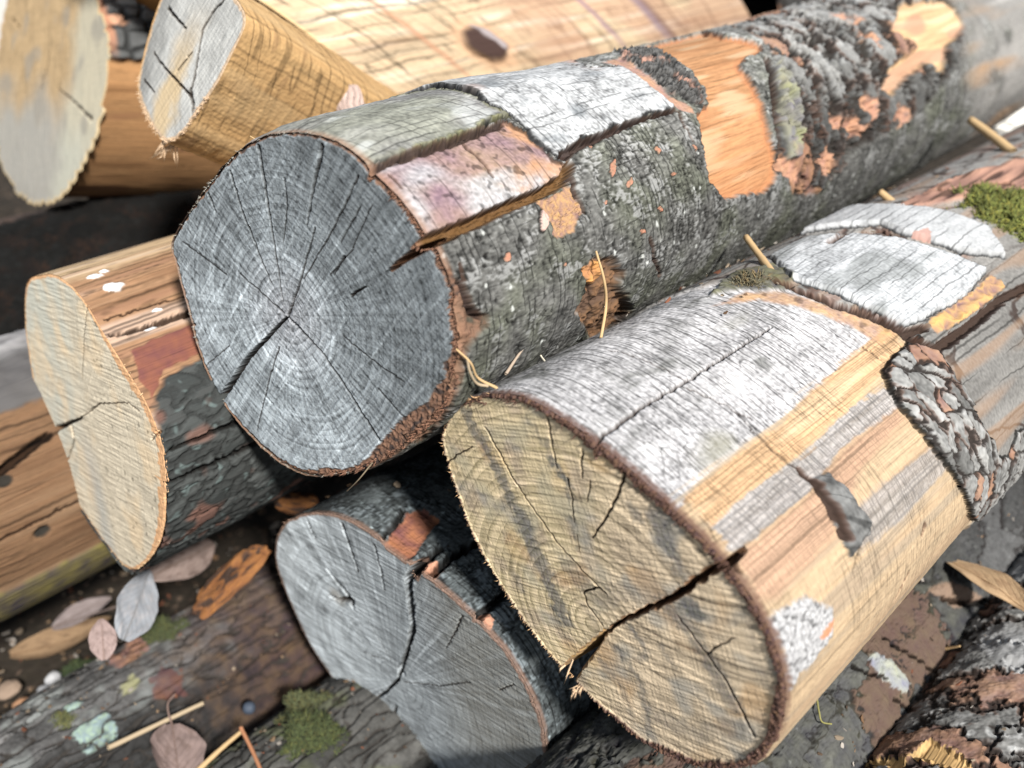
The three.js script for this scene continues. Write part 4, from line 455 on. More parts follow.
  const face = (x, y, e, rho, th, o) => {
    const below = (x - sp1[0]) * (sp0[1] - sp1[1]) - (y - sp1[1]) * (sp0[0] - sp1[0]) > 0, pq = below ? pith2 : pith;
    sawnEnd(o, x, y, pq[0], pq[1], { rings: 1150, kr: 1.1, ky: 0.06, ks: 0.45, km: 0.2, saw: 0.35, c: [0.365, 0.298, 0.215] });
    const q = o.nM; mix(o, 0.7 * sm(0.0, 0.35, f2(x * 38, y * 38, 12)), 0.25, 0.245, 0.225); mix(o, 0.45 * sm(0.1, 0.4, f2(x * 30 + 9, y * 30, 2)), 0.42, 0.26, 0.125); mix(o, 0.4 * sm(0.03, -0.03, x) * sm(-0.2, 0.3, q + 0.2), 0.47, 0.4, 0.22);
    const fine = n3(x * 700, y * 300, 4);
    for (const [c, k] of streaks) { const s = c.at(x, y); if (s > -0.0099) { const m = k * sm(-0.0025, 0.002, s + 0.0034 * f2(x * 210, y * 210, 9) + 0.002 * fine - 0.001); if (m > 0) mix(o, m, 0.05 * (1 + 0.6 * fine) + 0.07 * o.ring, 0.052 * (1 + 0.6 * fine) + 0.07 * o.ring, 0.054 + 0.07 * o.ring); } }
    o.id = y < pith[1] + (x - pith[0]) * 0.0 - 1 ? 2 : 0; const rn = f2(x * 200, y * 200, 3), right = sm(-0.5, 0.2, Math.cos(th - 0.35)), bw = 0.0012 + (0.0036 + 0.0036 * f2(x * 42, y * 42, 7)) * right + 0.0016 * rn;
    if (e < bw + 0.0008) { const k = sm(bw + 0.0008, bw - 0.0004, e), f = n3(th * 260, e * 300, 5), f2v = f2(x * 420, y * 420, 8); mix(o, k, 0.085 * (1 + 0.7 * f + 0.5 * f2v), 0.05 * (1 + 0.7 * f + 0.5 * f2v), 0.039 * (1 + 0.6 * f)); o.h += k * (0.0012 + 0.0018 * f); if (k > 0.5) o.id = 1; }
    const c = crackF.at(x, y); if (c > -0.0012) { const g = crackF.depth > 0.01; if (g) mix(o, sm(-0.001, 0, c), 0.2, 0.11, 0.06); if (crackF.depth > 0.02) mix(o, sm(-0.001, 0.0005, c), 0.3 * (1 + 0.4 * fine), 0.2 * (1 + 0.4 * fine), 0.1); o.h -= crackF.depth * sm(-0.00025, crackF.depth > 0.02 ? 0.0045 : 0.0006, c); darken(o, c, 0.0006, crackF.depth > 0.02 ? 0.1 : g ? 0.6 : 0.92); }
    o.h -= 0.001 * sm(0.0012, 0, e);
  };
  const root = thing('firewood_log', 'large front log with tan grey-streaked cut end, split across, and a silvery peeled side', 'log');
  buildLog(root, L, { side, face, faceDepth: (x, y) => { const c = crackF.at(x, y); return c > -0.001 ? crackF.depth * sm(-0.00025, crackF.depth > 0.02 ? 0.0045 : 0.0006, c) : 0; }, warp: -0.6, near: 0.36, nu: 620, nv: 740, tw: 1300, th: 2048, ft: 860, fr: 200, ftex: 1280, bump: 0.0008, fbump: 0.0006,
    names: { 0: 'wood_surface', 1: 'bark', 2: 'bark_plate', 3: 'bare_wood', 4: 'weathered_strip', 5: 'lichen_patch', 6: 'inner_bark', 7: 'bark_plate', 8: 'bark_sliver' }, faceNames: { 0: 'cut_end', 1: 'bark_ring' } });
}


// ================================================================ the other logs of the pile
const SMALL = { warp: -0.6, near: 0.55, nu: 300, nv: 260, tw: 640, th: 900, ft: 420, fr: 110, ftex: 720, bump: 0.0012, fbump: 0.0006 };
const lines = (half, res, list, jit) => { const c = new Cracks(-half, half, -half, half, res); for (const [p, w0, w1, d] of list) c.line(p, w0, w1, d, jit ?? 0.001); return c; };
const edgeRing = (o, x, y, e, w, r, g, b) => { const rn = f2(x * 200, y * 200, 3), bw = w + 0.5 * w * rn, q = f2(x * 420, y * 420, 8); if (e < bw + 0.0008) { const k = sm(bw + 0.0008, bw - 0.0004, e); mix(o, k, r * (1 + 0.5 * q), g * (1 + 0.5 * q), b * (1 + 0.5 * q)); if (k > 0.5) o.id = 1; } o.h -= 0.001 * sm(0.0014, 0, e); };
const crackIn = (o, c, x, y, soft = 0.92) => { const e = c.at(x, y); if (e > -0.0012) { o.h -= c.depth * sm(-0.0003, 0.0007, e); darken(o, e, 0.0007, soft); } };
const depthOf = (c) => (x, y) => { const e = c.at(x, y); return e > -0.0012 ? c.depth * sm(-0.0003, 0.0007, e) : 0; };

{ // left, cream cut end
  const L = LOGS.D, cr = lines(0.13, 0.0004, [[[[-0.0883,-0.045],[-0.0615,-0.0281],[-0.017,-0.0007]], 0.0022, 0.0006, 0.008], [[[-0.0248,-0.0056],[0.0172,0.0244],[0.061,0.0435],[0.0768,0.044]], 0.0005, 0.0003, 0.003], [[[-0.0381,-0.0178],[-0.0376,-0.0272],[-0.0602,-0.0576]], 0.0012, 0.0006, 0.004], [[[0.1018,0.0427],[0.0895,0.0304]], 0.0008, 0.0006, 0.003], [[[0.0192,0.0972],[0.0045,0.065],[-0.0079,0.0317]], 0.0003, 0.0002, 0.002], [[[-0.0735,-0.0778],[-0.0325,-0.0918],[0.0093,-0.1]], 0.0003, 0.0002, 0.002]]);
  const cs = new Cracks(-0.12, 0.2, -0.002, 0.5, 0.0006); for (const [p, w0, w1, d] of [[[[0.0553,0.0023],[0.0516,0.0276],[0.0507,0.0598]], 0.001, 0.003, 0.006], [[[-0.0281,0.0038],[-0.0294,0.0325],[-0.0303,0.0616]], 0.0008, 0.0015, 0.005], [[[-0.0484,0.0001],[-0.0505,0.0243],[-0.0512,0.0687]], 0.001, 0.002, 0.006], [[[0.0689,0.0049],[0.0682,0.0351],[0.0647,0.0622]], 0.0006, 0.0005, 0.003]]) cs.line(p, w0, w1, d, 0.0016);
  const red = new Patch([[0.0379,0.0065],[0.0407,0.0225],[0.0411,0.0551],[0.0391,0.1026],[0.0163,0.0912],[0.0169,0.0489],[0.0143,0.0196],[0.0006,0.002],[0.0102,0.0021]]);
  const dark = new Patch([...[[0.0016,0.0026],[0.013,0.0189],[0.0155,0.0482],[0.0149,0.0904],[0.0141,0.1203]], [0.0, 0.6], [-0.3, 0.6], [-0.3, -0.02], [-0.1, -0.02]]);
  const flecks = [[0.0909,0.0204],[0.0501,0.0268],[0.1077,0.0163],[0.0621,0.0379],[0.0607,0.0603],[0.1103,0.0238]].map(([x, y], i) => [x, y, [0.005, 0.0025, 0.004, 0.002, 0.002, 0.003][i], [0.008, 0.006, 0.006, 0.005, 0.004, 0.004][i], 0.2]);
  const side = (a, t, X, Y, o) => {
    o.id = 0; const nM = f2(X * 110, Y * 110, t * 110), nF = n3(X * 450, Y * 450, t * 450), wa = a + 0.0016 * n3(X * 150, Y * 150, t * 150), wt = t + 0.003 * n3(X * 150 + 9, Y * 150, t * 150); let d;
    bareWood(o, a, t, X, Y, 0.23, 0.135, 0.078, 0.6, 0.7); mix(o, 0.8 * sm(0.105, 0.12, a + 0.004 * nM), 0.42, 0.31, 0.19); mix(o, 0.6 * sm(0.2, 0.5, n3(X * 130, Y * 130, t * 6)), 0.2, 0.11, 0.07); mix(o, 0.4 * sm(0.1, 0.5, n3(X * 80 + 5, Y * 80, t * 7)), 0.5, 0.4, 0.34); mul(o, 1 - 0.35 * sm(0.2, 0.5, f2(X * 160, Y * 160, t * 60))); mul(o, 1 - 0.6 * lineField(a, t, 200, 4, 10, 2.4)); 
    spot(o, a, t, flecks, 0.5 * nM, (q) => { const s = sm(0.1, 0.4, q); mix(o, s, 0.62, 0.64, 0.66); o.h += 0.0012 * s; });
    if ((d = red.at(wa, wt)) > 0) { const k = sm(0, 0.002, d); mix(o, k, 0.14 * (1 + 0.4 * nM), 0.055 * (1 + 0.4 * nM), 0.042); o.h += 0.0012 * k; if (k > 0.5) o.id = 1; }
    if ((d = dark.at(wa, wt)) > 0) { const k = sm(0, 0.003, d), w = worley(a * 60 + 1.1 * f2(X * 70, Y * 70, t * 50), t * 30 + 1.1 * f2(X * 70 + 8, Y * 70, t * 50)), e = w.f2 - w.f1 + 0.16 * nF, v = 0.025 + 0.03 * sm(0.05, 0.3, e) * HR[w.id]; mix(o, k, v, v * 1.1, v * 1.1); mix(o, k * 0.7 * sm(0.25, 0.5, f2(X * 120, Y * 120, t * 120)), 0.1, 0.13, 0.13); mix(o, k * 0.6 * sm(0.2, 0.5, n3(X * 50 + 4, Y * 50, t * 50)), 0.16, 0.08, 0.06); o.h += k * (0.0015 + 0.002 * sm(0.05, 0.3, e)); if (k > 0.5) o.id = 2; }
    const e = cs.at(a, t); if (e > -0.001) { darken(o, e, 0.0006, 0.85); o.h -= cs.depth * sm(-0.0004, 0.0008, e); }
  };
  const pith = [[-0.0237,-0.013]][0], face = (x, y, e, rho, th, o) => { o.id = 0; sawnEnd(o, x, y, pith[0], pith[1], { rings: 800, kr: 0.1, ky: 0.2, ks: 0.12, km: 0.12, saw: 0.2, c: [0.47, 0.42, 0.33] }); mix(o, 0.7 * sm(0.0, -0.05, x - 0.2 * y) * sm(-0.3, 0.25, f2(x * 40, y * 40, 3)), 0.4, 0.42, 0.38); mix(o, 0.4 * sm(0.05, 0.4, f2(x * 30 + 3, y * 30, 9)), 0.62, 0.46, 0.28); mul(o, 1 - 0.5 * sm(0.3, 0.55, f2(x * 170, y * 170, 4)) * sm(-0.02, 0.03, x)); mix(o, 0.6 * sm(0.02, 0.0, Math.abs(x + 0.018 + 0.2 * y)) * sm(0, -0.04, y), 0.3, 0.32, 0.32); edgeRing(o, x, y, e, 0.0022 + 0.006 * sm(0.4, 1, Math.cos(th - 0.3)), 0.52, 0.31, 0.17); crackIn(o, cr, x, y, 0.75); };
  const root = thing('firewood_log', 'log with a cream pale cut end and reddish peeled side, left of the grey log', 'log');
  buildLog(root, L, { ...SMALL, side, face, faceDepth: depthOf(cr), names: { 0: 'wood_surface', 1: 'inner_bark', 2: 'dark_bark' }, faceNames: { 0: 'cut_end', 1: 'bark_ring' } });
}
{ // bottom, bluish grey cut end
  const L = LOGS.F, cr = lines(0.16, 0.0004, [[[[0.0375,0.1286],[0.0249,0.107],[0.0229,0.0857],[0.0211,0.0598],[0.0097,0.0279],[-0.0072,-0.0142],[-0.0252,-0.0414],[-0.0446,-0.0657]], 0.0028, 0.0006, 0.014], [[[-0.0638,0.0632],[-0.0553,0.0543],[-0.0457,0.0502],[-0.0441,0.039]], 0.001, 0.003, 0.01], [[[-0.0424,0.0462],[-0.0576,0.0366],[-0.0693,0.0333]], 0.003, 0.0008, 0.008], [[[-0.0342,0.1232],[-0.031,0.1032],[-0.0278,0.0827]], 0.0008, 0.0004, 0.004], [[[-0.0744,0.1034],[-0.0699,0.0889]], 0.0005, 0.0003, 0.003], [[[-0.0037,0.1214],[-0.0015,0.0956],[-0.0025,0.081]], 0.0005, 0.0003, 0.003], [[[-0.0162,-0.0507],[-0.0266,-0.0818],[-0.0393,-0.1176]], 0.0008, 0.003, 0.01], [[[0.0714,0.1042],[0.0628,0.084],[0.0517,0.0612]], 0.0006, 0.0003, 0.003], [[[-0.0005,-0.0114],[0.0392,0.014],[0.0703,0.0414]], 0.0004, 0.0003, 0.003], [[[-0.0283,0.0349],[-0.0178,0.016],[-0.01,0.0033]], 0.0003, 0.0003, 0.002], [[[-0.0467,-0.0096],[-0.033,-0.0066],[-0.0143,0.0024]], 0.0003, 0.0003, 0.002], [[[-0.0124,-0.0824],[-0.0205,-0.1209]], 0.0004, 0.001, 0.004], [[[0.0973,0.0539],[0.1102,0.0693]], 0.0005, 0.0003, 0.003]]);
  const cs = new Cracks(-0.2, 0.2, -0.002, 0.4, 0.0006); for (const [p, w0, w1, d] of [[[[0.0425,-0.0044],[0.0442,0.0076],[0.045,0.0226]], 0.003, 0.002, 0.01], [[[0.0342,0.0029],[0.0366,0.0178],[0.0356,0.0382],[0.0356,0.0568]], 0.0022, 0.002, 0.009], [[[0.0019,0.0019],[0.0026,0.0151],[0.0037,0.0331]], 0.0022, 0.0014, 0.007], [[[0.0708,0.0017],[0.0745,0.016],[0.0792,0.0301]], 0.001, 0.0016, 0.004]]) cs.line(p, w0, w1, d, 0.002);
  const red = new Patch([[0.0672,-0.004],[0.0723,0.0135],[0.0766,0.0307],[0.0735,0.0413],[0.0622,0.0427],[0.0572,0.0261],[0.0502,0.0077],[0.049,-0.0038]]), pk = new Patch([[0.0399,-0.0023],[0.0431,0.0064],[0.0393,0.0141],[0.0323,0.0108],[0.0307,0.0004]]), pk2 = new Patch([[0.0025,0.0009],[0.0027,0.01],[-0.0042,0.0079],[-0.0082,-0.0009]]);
  const side = (a, t, X, Y, o) => { o.id = 0; const nM = f2(X * 110, Y * 110, t * 110), nF = n3(X * 450, Y * 450, t * 450), wa = a + 0.0022 * nM, wt = t + 0.002 * nF; let d; greyBark(o, a, t, X, Y, 0.075, 0); o.r *= 0.86; o.b *= 1.1; const w = worley(a * 26 + 0.4 * nM, t * 22), e0 = w.f2 - w.f1; o.h += 0.002; mul(o, 1 - 0.5 * sm(0.08, 0.02, e0));
    if ((d = red.at(wa, wt)) > 0) { const k = sm(0, 0.001, d); mix(o, k, 0.2 * (1 + 0.5 * nM), 0.085 * (1 + 0.5 * nM), 0.055); o.h -= 0.002 * k; if (k > 0.5) o.id = 1; } if ((d = Math.max(pk.at(wa, wt), pk2.at(wa, wt))) > 0) { mix(o, sm(0, 0.001, d), 0.42, 0.22, 0.15); }
    const e = cs.at(a, t); if (e > -0.001) { darken(o, e, 0.0006, 0.85); o.h -= cs.depth * sm(-0.0004, 0.0008, e); } mix(o, 0.7 * sm(0.004, 0.001, t), 0.16, 0.1, 0.075); };
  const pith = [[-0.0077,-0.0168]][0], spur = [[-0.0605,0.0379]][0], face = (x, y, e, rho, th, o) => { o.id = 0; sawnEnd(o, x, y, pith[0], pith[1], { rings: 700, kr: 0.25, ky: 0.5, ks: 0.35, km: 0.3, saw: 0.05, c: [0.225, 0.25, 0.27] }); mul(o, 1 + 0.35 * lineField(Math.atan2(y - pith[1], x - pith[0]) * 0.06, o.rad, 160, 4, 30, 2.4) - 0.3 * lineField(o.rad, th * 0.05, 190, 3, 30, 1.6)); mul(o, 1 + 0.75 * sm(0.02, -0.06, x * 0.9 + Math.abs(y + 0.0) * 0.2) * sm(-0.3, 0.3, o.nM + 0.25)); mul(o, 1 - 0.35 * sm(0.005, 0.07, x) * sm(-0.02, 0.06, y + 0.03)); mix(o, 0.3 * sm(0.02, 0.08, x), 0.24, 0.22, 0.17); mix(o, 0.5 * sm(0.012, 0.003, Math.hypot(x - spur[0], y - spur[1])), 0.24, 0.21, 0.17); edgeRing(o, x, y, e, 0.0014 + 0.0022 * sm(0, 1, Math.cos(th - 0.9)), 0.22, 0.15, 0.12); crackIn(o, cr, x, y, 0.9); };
  const root = thing('firewood_log', 'bottom log with a bluish grey cut end and one long zigzag crack', 'log');
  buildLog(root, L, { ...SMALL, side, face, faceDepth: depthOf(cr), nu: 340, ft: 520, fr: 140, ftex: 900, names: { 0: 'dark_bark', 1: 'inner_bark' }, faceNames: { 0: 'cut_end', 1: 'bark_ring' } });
}
{ // top left, round
  const L = LOGS.G, cr = lines(0.16, 0.0006, [[[[0.0249,-0.0006],[0.0578,-0.0058],[0.1036,-0.0154]], 0.0004, 0.0012, 0.004], [[[-0.0041,0.0307],[-0.0067,0.011],[-0.0138,-0.0098]], 0.0004, 0.0004, 0.003], [[[-0.1026,0.0473],[-0.0799,0.0406]], 0.0008, 0.0004, 0.003]]);
  const side = (a, t, X, Y, o) => { o.id = 0; const nM = f2(X * 70, Y * 70, t * 70); bareWood(o, a, t, X, Y, 0.27, 0.15, 0.07, 0.5, 0.6); mix(o, 0.7 * sm(0.15, 0.4, f2(X * 40, Y * 40, t * 10)), 0.15, 0.07, 0.04);
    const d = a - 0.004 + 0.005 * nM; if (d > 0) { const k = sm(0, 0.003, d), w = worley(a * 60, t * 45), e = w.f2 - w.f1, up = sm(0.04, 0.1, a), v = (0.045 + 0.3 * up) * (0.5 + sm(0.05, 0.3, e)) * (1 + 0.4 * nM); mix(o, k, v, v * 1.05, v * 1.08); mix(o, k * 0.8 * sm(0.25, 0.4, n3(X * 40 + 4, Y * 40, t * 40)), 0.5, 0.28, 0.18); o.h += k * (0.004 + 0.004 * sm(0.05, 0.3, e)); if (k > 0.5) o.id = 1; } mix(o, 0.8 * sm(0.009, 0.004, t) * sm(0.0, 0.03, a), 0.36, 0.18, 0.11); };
  const face = (x, y, e, rho, th, o) => { o.id = 0; sawnEnd(o, x, y, 0.0, -0.03, { rings: 450, kr: 0.08, ky: 0.1, ks: 0.3, km: 0.2, saw: 1.9, c: [0.31, 0.225, 0.13] }); const n = f2(x * 26, y * 26, 4); mix(o, 0.85 * sm(0.02, -0.05, y + 0.03 * n + 0.2 * Math.abs(x)), 0.25, 0.255, 0.245); mix(o, 0.7 * sm(0.03, 0.06, x + 0.02 * n), 0.36, 0.36, 0.3); mix(o, 0.6 * sm(0.1, 0.4, f2(x * 34 + 8, y * 22, 7)), 0.2, 0.19, 0.17); edgeRing(o, x, y, e, 0.003, 0.42, 0.33, 0.2); crackIn(o, cr, x, y); };
  const root = thing('firewood_log', 'thick round log with tan and grey cut end in the top left corner', 'log');
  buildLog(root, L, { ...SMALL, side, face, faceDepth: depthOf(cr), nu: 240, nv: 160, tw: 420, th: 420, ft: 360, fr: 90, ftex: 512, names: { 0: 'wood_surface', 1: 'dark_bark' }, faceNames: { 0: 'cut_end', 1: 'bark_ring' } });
}
{ // split wedge
  const L = LOGS.H, cr = lines(0.14, 0.0005, [[[[0.0299,0.0427],[0.0162,0.0314],[0.0095,0.0192],[0.0118,0.0024],[0.0141,-0.0144],[0.0128,-0.0226]], 0.0008, 0.0012, 0.006], [[[0.0122,-0.0213],[0.0196,-0.0303],[0.0213,-0.0369]], 0.0018, 0.0012, 0.008], [[[0.0139,-0.0253],[0.0045,-0.0204],[-0.0105,-0.0144],[-0.0329,-0.0043],[-0.0437,0.0023]], 0.0008, 0.0006, 0.004], [[[0.0038,0.0041],[-0.003,-0.003],[-0.008,-0.0087]], 0.0006, 0.0005, 0.003], [[[-0.0389,0.0336],[-0.0226,0.0254],[-0.0104,0.0201]], 0.001, 0.0006, 0.004], [[[-0.0482,-0.0178],[-0.0315,-0.0254]], 0.0007, 0.0004, 0.003]]);
  const side = (a, t, X, Y, o, th) => { o.id = 0; bareWood(o, a, t, X, Y, 0.4, 0.255, 0.12, 0.4, 0.35); const nF = n3(X * 400, Y * 400, t * 400), saw = n3(X * 26 + t * 30, Y * 30, t * 190), s2 = sm(0.3, 0.5, saw); mul(o, 1 - 0.4 * s2); mul(o, 1 - 0.5 * lineField(t + 0.25 * Y, X + Y, 110, 3, 30, 2.6)); mul(o, 1 - 0.35 * lineField(a, t, 230, 4, 12, 2)); mix(o, 0.6 * sm(0.35, 0.55, n3(X * 40, Y * 40, t * 90 + 3)), 0.26, 0.16, 0.08); mix(o, 0.5 * sm(0.0, 0.4, f2(X * 60, Y * 60, t * 12)), 0.46, 0.32, 0.17); o.hb = 0.5 + 0.35 * saw + 0.2 * nF; o.h += 0.0008 * saw; };
  const face = (x, y, e, rho, th, o) => { o.id = 0; sawnEnd(o, x, y, 0.12, 0.02, { rings: 900, kr: 0.3, ky: 0.05, ks: 0.2, km: 0.3, saw: 1.0, c: [0.3, 0.305, 0.3] }); const c = -0.006 + 0.2 * y, k = sm(0.02, 0.006, Math.abs(x - c + 0.012 * o.nM)) * sm(0.045, -0.02, y); mix(o, 0.85 * k, 0.38, 0.29, 0.17); mul(o, 1 - 0.4 * sm(-0.02, -0.05, x)); edgeRing(o, x, y, e, 0.003, 0.36, 0.27, 0.19); crackIn(o, cr, x, y); };
  const root = thing('split_log', 'small split wedge of wood with grey cut end between round log and slab, top left', 'log');
  buildLog(root, L, { ...SMALL, side, face, faceDepth: depthOf(cr), nu: 220, nv: 200, tw: 512, th: 512, ft: 420, fr: 100, ftex: 512, names: { 0: 'split_face' }, faceNames: { 0: 'cut_end', 1: 'rim' } });
}
{ // big peeled log at the top
  const L = LOGS.I, knots = [[-0.003,0.1575]].map(([x, y]) => [x, y, 0.013, 0.018, 0]);
  const kn = [[-0.003,0.1575]][0], dk = [[0.0114,0.0996],[0.0074,0.3321],[-0.0188,0.4262],[0.0017,0.413]];
  const side = (a, t, X, Y, o) => { o.id = 0; const nM = f2(X * 60, Y * 60, t * 60); bareWood(o, a, t, X, Y, 0.4, 0.31, 0.21, 0.6, 0.5); mix(o, 0.75 * sm(0.05, 0.4, f2(X * 90, Y * 90, t * 6)), 0.55, 0.49, 0.4); mix(o, 0.6 * sm(0.1, 0.4, f2(X * 50 + 4, Y * 50, t * 5)), 0.24, 0.155, 0.095);
    mul(o, 1 - 0.45 * lineField(t + 0.12 * a, a, 34, 3, 10, 7)); mul(o, 1 - 0.5 * lineField(a, t, 120, 4, 7, 4)); const ck = n3(a * 14, t * 62 + a * 12, 5); mul(o, 1 - 0.55 * sm(0.09, 0, Math.abs(ck)) * sm(-0.4, 0.1, n3(a * 20, t * 20, 1))); mix(o, 0.45 * sm(0.17, 0.26, t + 0.03 * nM) * sm(0.3, -0.1, n3(X * 16, Y * 16, t * 12)), 0.3, 0.17, 0.12);
    for (let i = 0; i < 4; i++) { const u = (t - dk[i][1]) + 0.15 * (a - dk[i][0]), v = a - dk[i][0]; mix(o, 0.75 * sm(0.006 + (i > 1 ? 0.006 : 0), 0.001, Math.abs(u + 0.003 * nM)) * sm(0.07, 0.02, Math.abs(v)), [0.3, 0.2, 0.12, 0.13][i], [0.16, 0.13, 0.07, 0.1][i], [0.1, 0.17, 0.06, 0.14][i]); }
    { const u = (t - kn[1]) / 0.027, v = (a - kn[0]) / 0.022, d = 1 - Math.hypot(u, v) + 0.25 * nM; if (d > -0.4) { mix(o, 0.7 * sm(-0.4, 0.1, d), 0.42, 0.27, 0.17); const k = sm(0.05, 0.35, d); mix(o, k, 0.045, 0.028, 0.024); mix(o, k * sm(0.15, 0.4, nM + u * 0.5), 0.26, 0.23, 0.24); o.h += 0.005 * k; if (k > 0.5) o.id = 1; } }
    mix(o, 0.5 * sm(0.006, 0.001, t), 0.6, 0.42, 0.2); };
  const face = (x, y, e, rho, th, o) => { o.id = 0; sawnEnd(o, x, y, 0, 0, { rings: 500, kr: 0.15, ky: 0.1, ks: 0.2, km: 0.2, saw: 0.4, c: [0.26, 0.125, 0.04] }); edgeRing(o, x, y, e, 0.004, 0.3, 0.15, 0.06); };
  const root = thing('firewood_log', 'big pale peeled log with a dark knot, lying across the top of the photo', 'log');
  buildLog(root, L, { ...SMALL, side, face, nu: 260, nv: 260, tw: 640, th: 760, ft: 240, fr: 40, ftex: 256, names: { 0: 'wood_surface', 1: 'knot' }, faceNames: { 0: 'cut_end', 1: 'rim' } });
}
{ // far left, brown sided
  const L = LOGS.E, holes = [[0.0027,0.2252],[-0.0441,0.2361]].map(([x, y]) => [x, y, 0.005, 0.007, 0]), cs = new Cracks(-0.14, 0.2, -0.05, 0.7, 0.0008).line([[0.0095,0.2254],[0.0157,0.246],[0.02,0.2648]], 0.003, 0.003, 0.01, 0.002).line([[-0.0351,0.2079],[-0.0336,0.2518],[-0.0325,0.283]], 0.0008, 0.0008, 0.003, 0.002);
  const side = (a, t, X, Y, o) => { o.id = 0; const nM = f2(X * 70, Y * 70, t * 70); bareWood(o, a, t, X, Y, 0.12, 0.07, 0.04, 0.6, 0.6); mix(o, 0.6 * sm(0.05, 0.4, f2(X * 60, Y * 60, t * 5)), 0.16, 0.105, 0.066); spot(o, a, t, holes, 0.1 * nM, (q) => { mix(o, sm(0, 0.3, q), 0.02, 0.018, 0.015); o.h -= 0.004 * sm(0, 0.4, q); });
    mul(o, 1 - 0.6 * lineField(a, t, 130, 4, 8, 3)); let d = -0.078 - a + 0.004 * nM; if (d > 0) { const k = sm(0, 0.004, d); mix(o, k, 0.1 * (1 + nM), 0.085 * (1 + nM), 0.045); o.h += 0.002 * k; if (k > 0.5) o.id = 1; } d = a - 0.045 + 0.006 * nM; if (d > 0) { const k = sm(0, 0.004, d), v = 0.07 + 0.14 * sm(0.09, 0.11, a) * (1 + nM); mix(o, k, v, v * 0.98, v * 1.0); o.h += 0.003 * k * (1 + nM); if (k > 0.5) o.id = 2; }
    const e = cs.at(a, t); if (e > -0.001) { darken(o, e, 0.0008, 0.85); o.h -= cs.depth * sm(-0.0004, 0.001, e); } };
  const root = thing('firewood_log', 'brown peeled log with two small round holes at the left edge of the photo', 'log');
  buildLog(root, L, { ...SMALL, side, nu: 240, nv: 220, tw: 512, th: 640, names: { 0: 'wood_surface', 1: 'mossy_bark', 2: 'grey_bark' } });
}
{ // dark one behind: gap shade and a lit top painted into the bark
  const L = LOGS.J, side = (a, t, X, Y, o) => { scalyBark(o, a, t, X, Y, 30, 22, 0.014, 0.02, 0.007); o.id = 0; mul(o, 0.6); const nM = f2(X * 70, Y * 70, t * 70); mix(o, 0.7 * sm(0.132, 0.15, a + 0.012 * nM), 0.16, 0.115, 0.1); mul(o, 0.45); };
  const root = thing('firewood_log', 'dark bark covered log, painted near black as shade, in the dark gap below the round top left log', 'log');
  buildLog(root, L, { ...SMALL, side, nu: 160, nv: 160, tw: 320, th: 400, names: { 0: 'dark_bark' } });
}
{ // lower left, old mossy log
  const L = LOGS.K, turq = new Patch([[0.0328,0.2536],[0.0371,0.267],[0.0371,0.2776],[0.0282,0.28],[0.0136,0.2806],[0.0029,0.2737],[0.0037,0.2613],[0.0064,0.2502],[0.0196,0.2497]]), turq2 = new Patch([[0.0516,0.2552],[0.0529,0.2702],[0.0445,0.2725],[0.0397,0.2589]]), redk = new Patch([[0.0365,0.3142],[0.0404,0.3332],[0.0278,0.348],[0.0092,0.3472],[0,0.3352],[0.0067,0.3171],[0.0172,0.3105]]), pnk = new Patch([[0.0803,0.3058],[0.0887,0.3257],[0.1016,0.3491],[0.0572,0.3357],[0.0551,0.3195],[0.0574,0.3059]]), grn = new Patch([[0.0416,0.2975],[0.0455,0.3134],[0.0334,0.315],[0.0273,0.3028],[0.0299,0.2942]]);
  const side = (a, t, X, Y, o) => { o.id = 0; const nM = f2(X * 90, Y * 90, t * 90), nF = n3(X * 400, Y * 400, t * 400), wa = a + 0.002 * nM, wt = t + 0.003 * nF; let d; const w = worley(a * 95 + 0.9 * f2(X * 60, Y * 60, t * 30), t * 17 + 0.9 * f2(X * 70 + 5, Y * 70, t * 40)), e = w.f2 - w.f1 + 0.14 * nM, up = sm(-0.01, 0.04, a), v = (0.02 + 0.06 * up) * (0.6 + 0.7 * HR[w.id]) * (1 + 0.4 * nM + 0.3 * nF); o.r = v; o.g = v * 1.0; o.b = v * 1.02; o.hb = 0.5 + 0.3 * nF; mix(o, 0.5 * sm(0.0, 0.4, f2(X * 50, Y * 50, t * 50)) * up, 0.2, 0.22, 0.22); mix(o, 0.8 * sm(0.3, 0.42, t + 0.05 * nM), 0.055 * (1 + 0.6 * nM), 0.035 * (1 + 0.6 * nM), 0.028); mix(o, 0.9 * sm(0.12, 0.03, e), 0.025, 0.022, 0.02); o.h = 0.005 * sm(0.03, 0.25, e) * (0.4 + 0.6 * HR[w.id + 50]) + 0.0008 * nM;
    if ((d = turq.at(wa, wt)) > 0 || (d = turq2.at(wa, wt)) > 0) { const k = sm(0, 0.0015, d); mix(o, 0.85 * k * sm(0.03, 0.12, e) * (HR[w.id + 30] > 0.3 ? 1 : 0.1) * sm(-0.5, 0.1, nM), 0.2 * (1 + 0.3 * nF), 0.27 * (1 + 0.3 * nF), 0.25); o.h += 0.001 * k; } if ((d = redk.at(wa, wt)) > 0) { mix(o, sm(0, 0.003, d + 0.014 * f2(X * 70, Y * 70, t * 70) - 0.005) * 0.75, 0.085 * (1 + 0.6 * nM), 0.038 * (1 + 0.6 * nM), 0.032); } if ((d = pnk.at(wa, wt)) > 0) mix(o, sm(0, 0.003, d) * 0.9, 0.2 * (1 + 0.6 * nM), 0.11 * (1 + 0.6 * nM), 0.085); if ((d = grn.at(wa, wt)) > 0) mix(o, sm(0, 0.003, d) * 0.7, 0.24, 0.24, 0.13); };
  const root = thing('firewood_log', 'old log with cracked mossy bark and turquoise lichen in the lower left corner', 'log');
  buildLog(root, L, { ...SMALL, side, nu: 260, nv: 260, tw: 640, th: 760, names: { 0: 'mossy_bark' } });
}
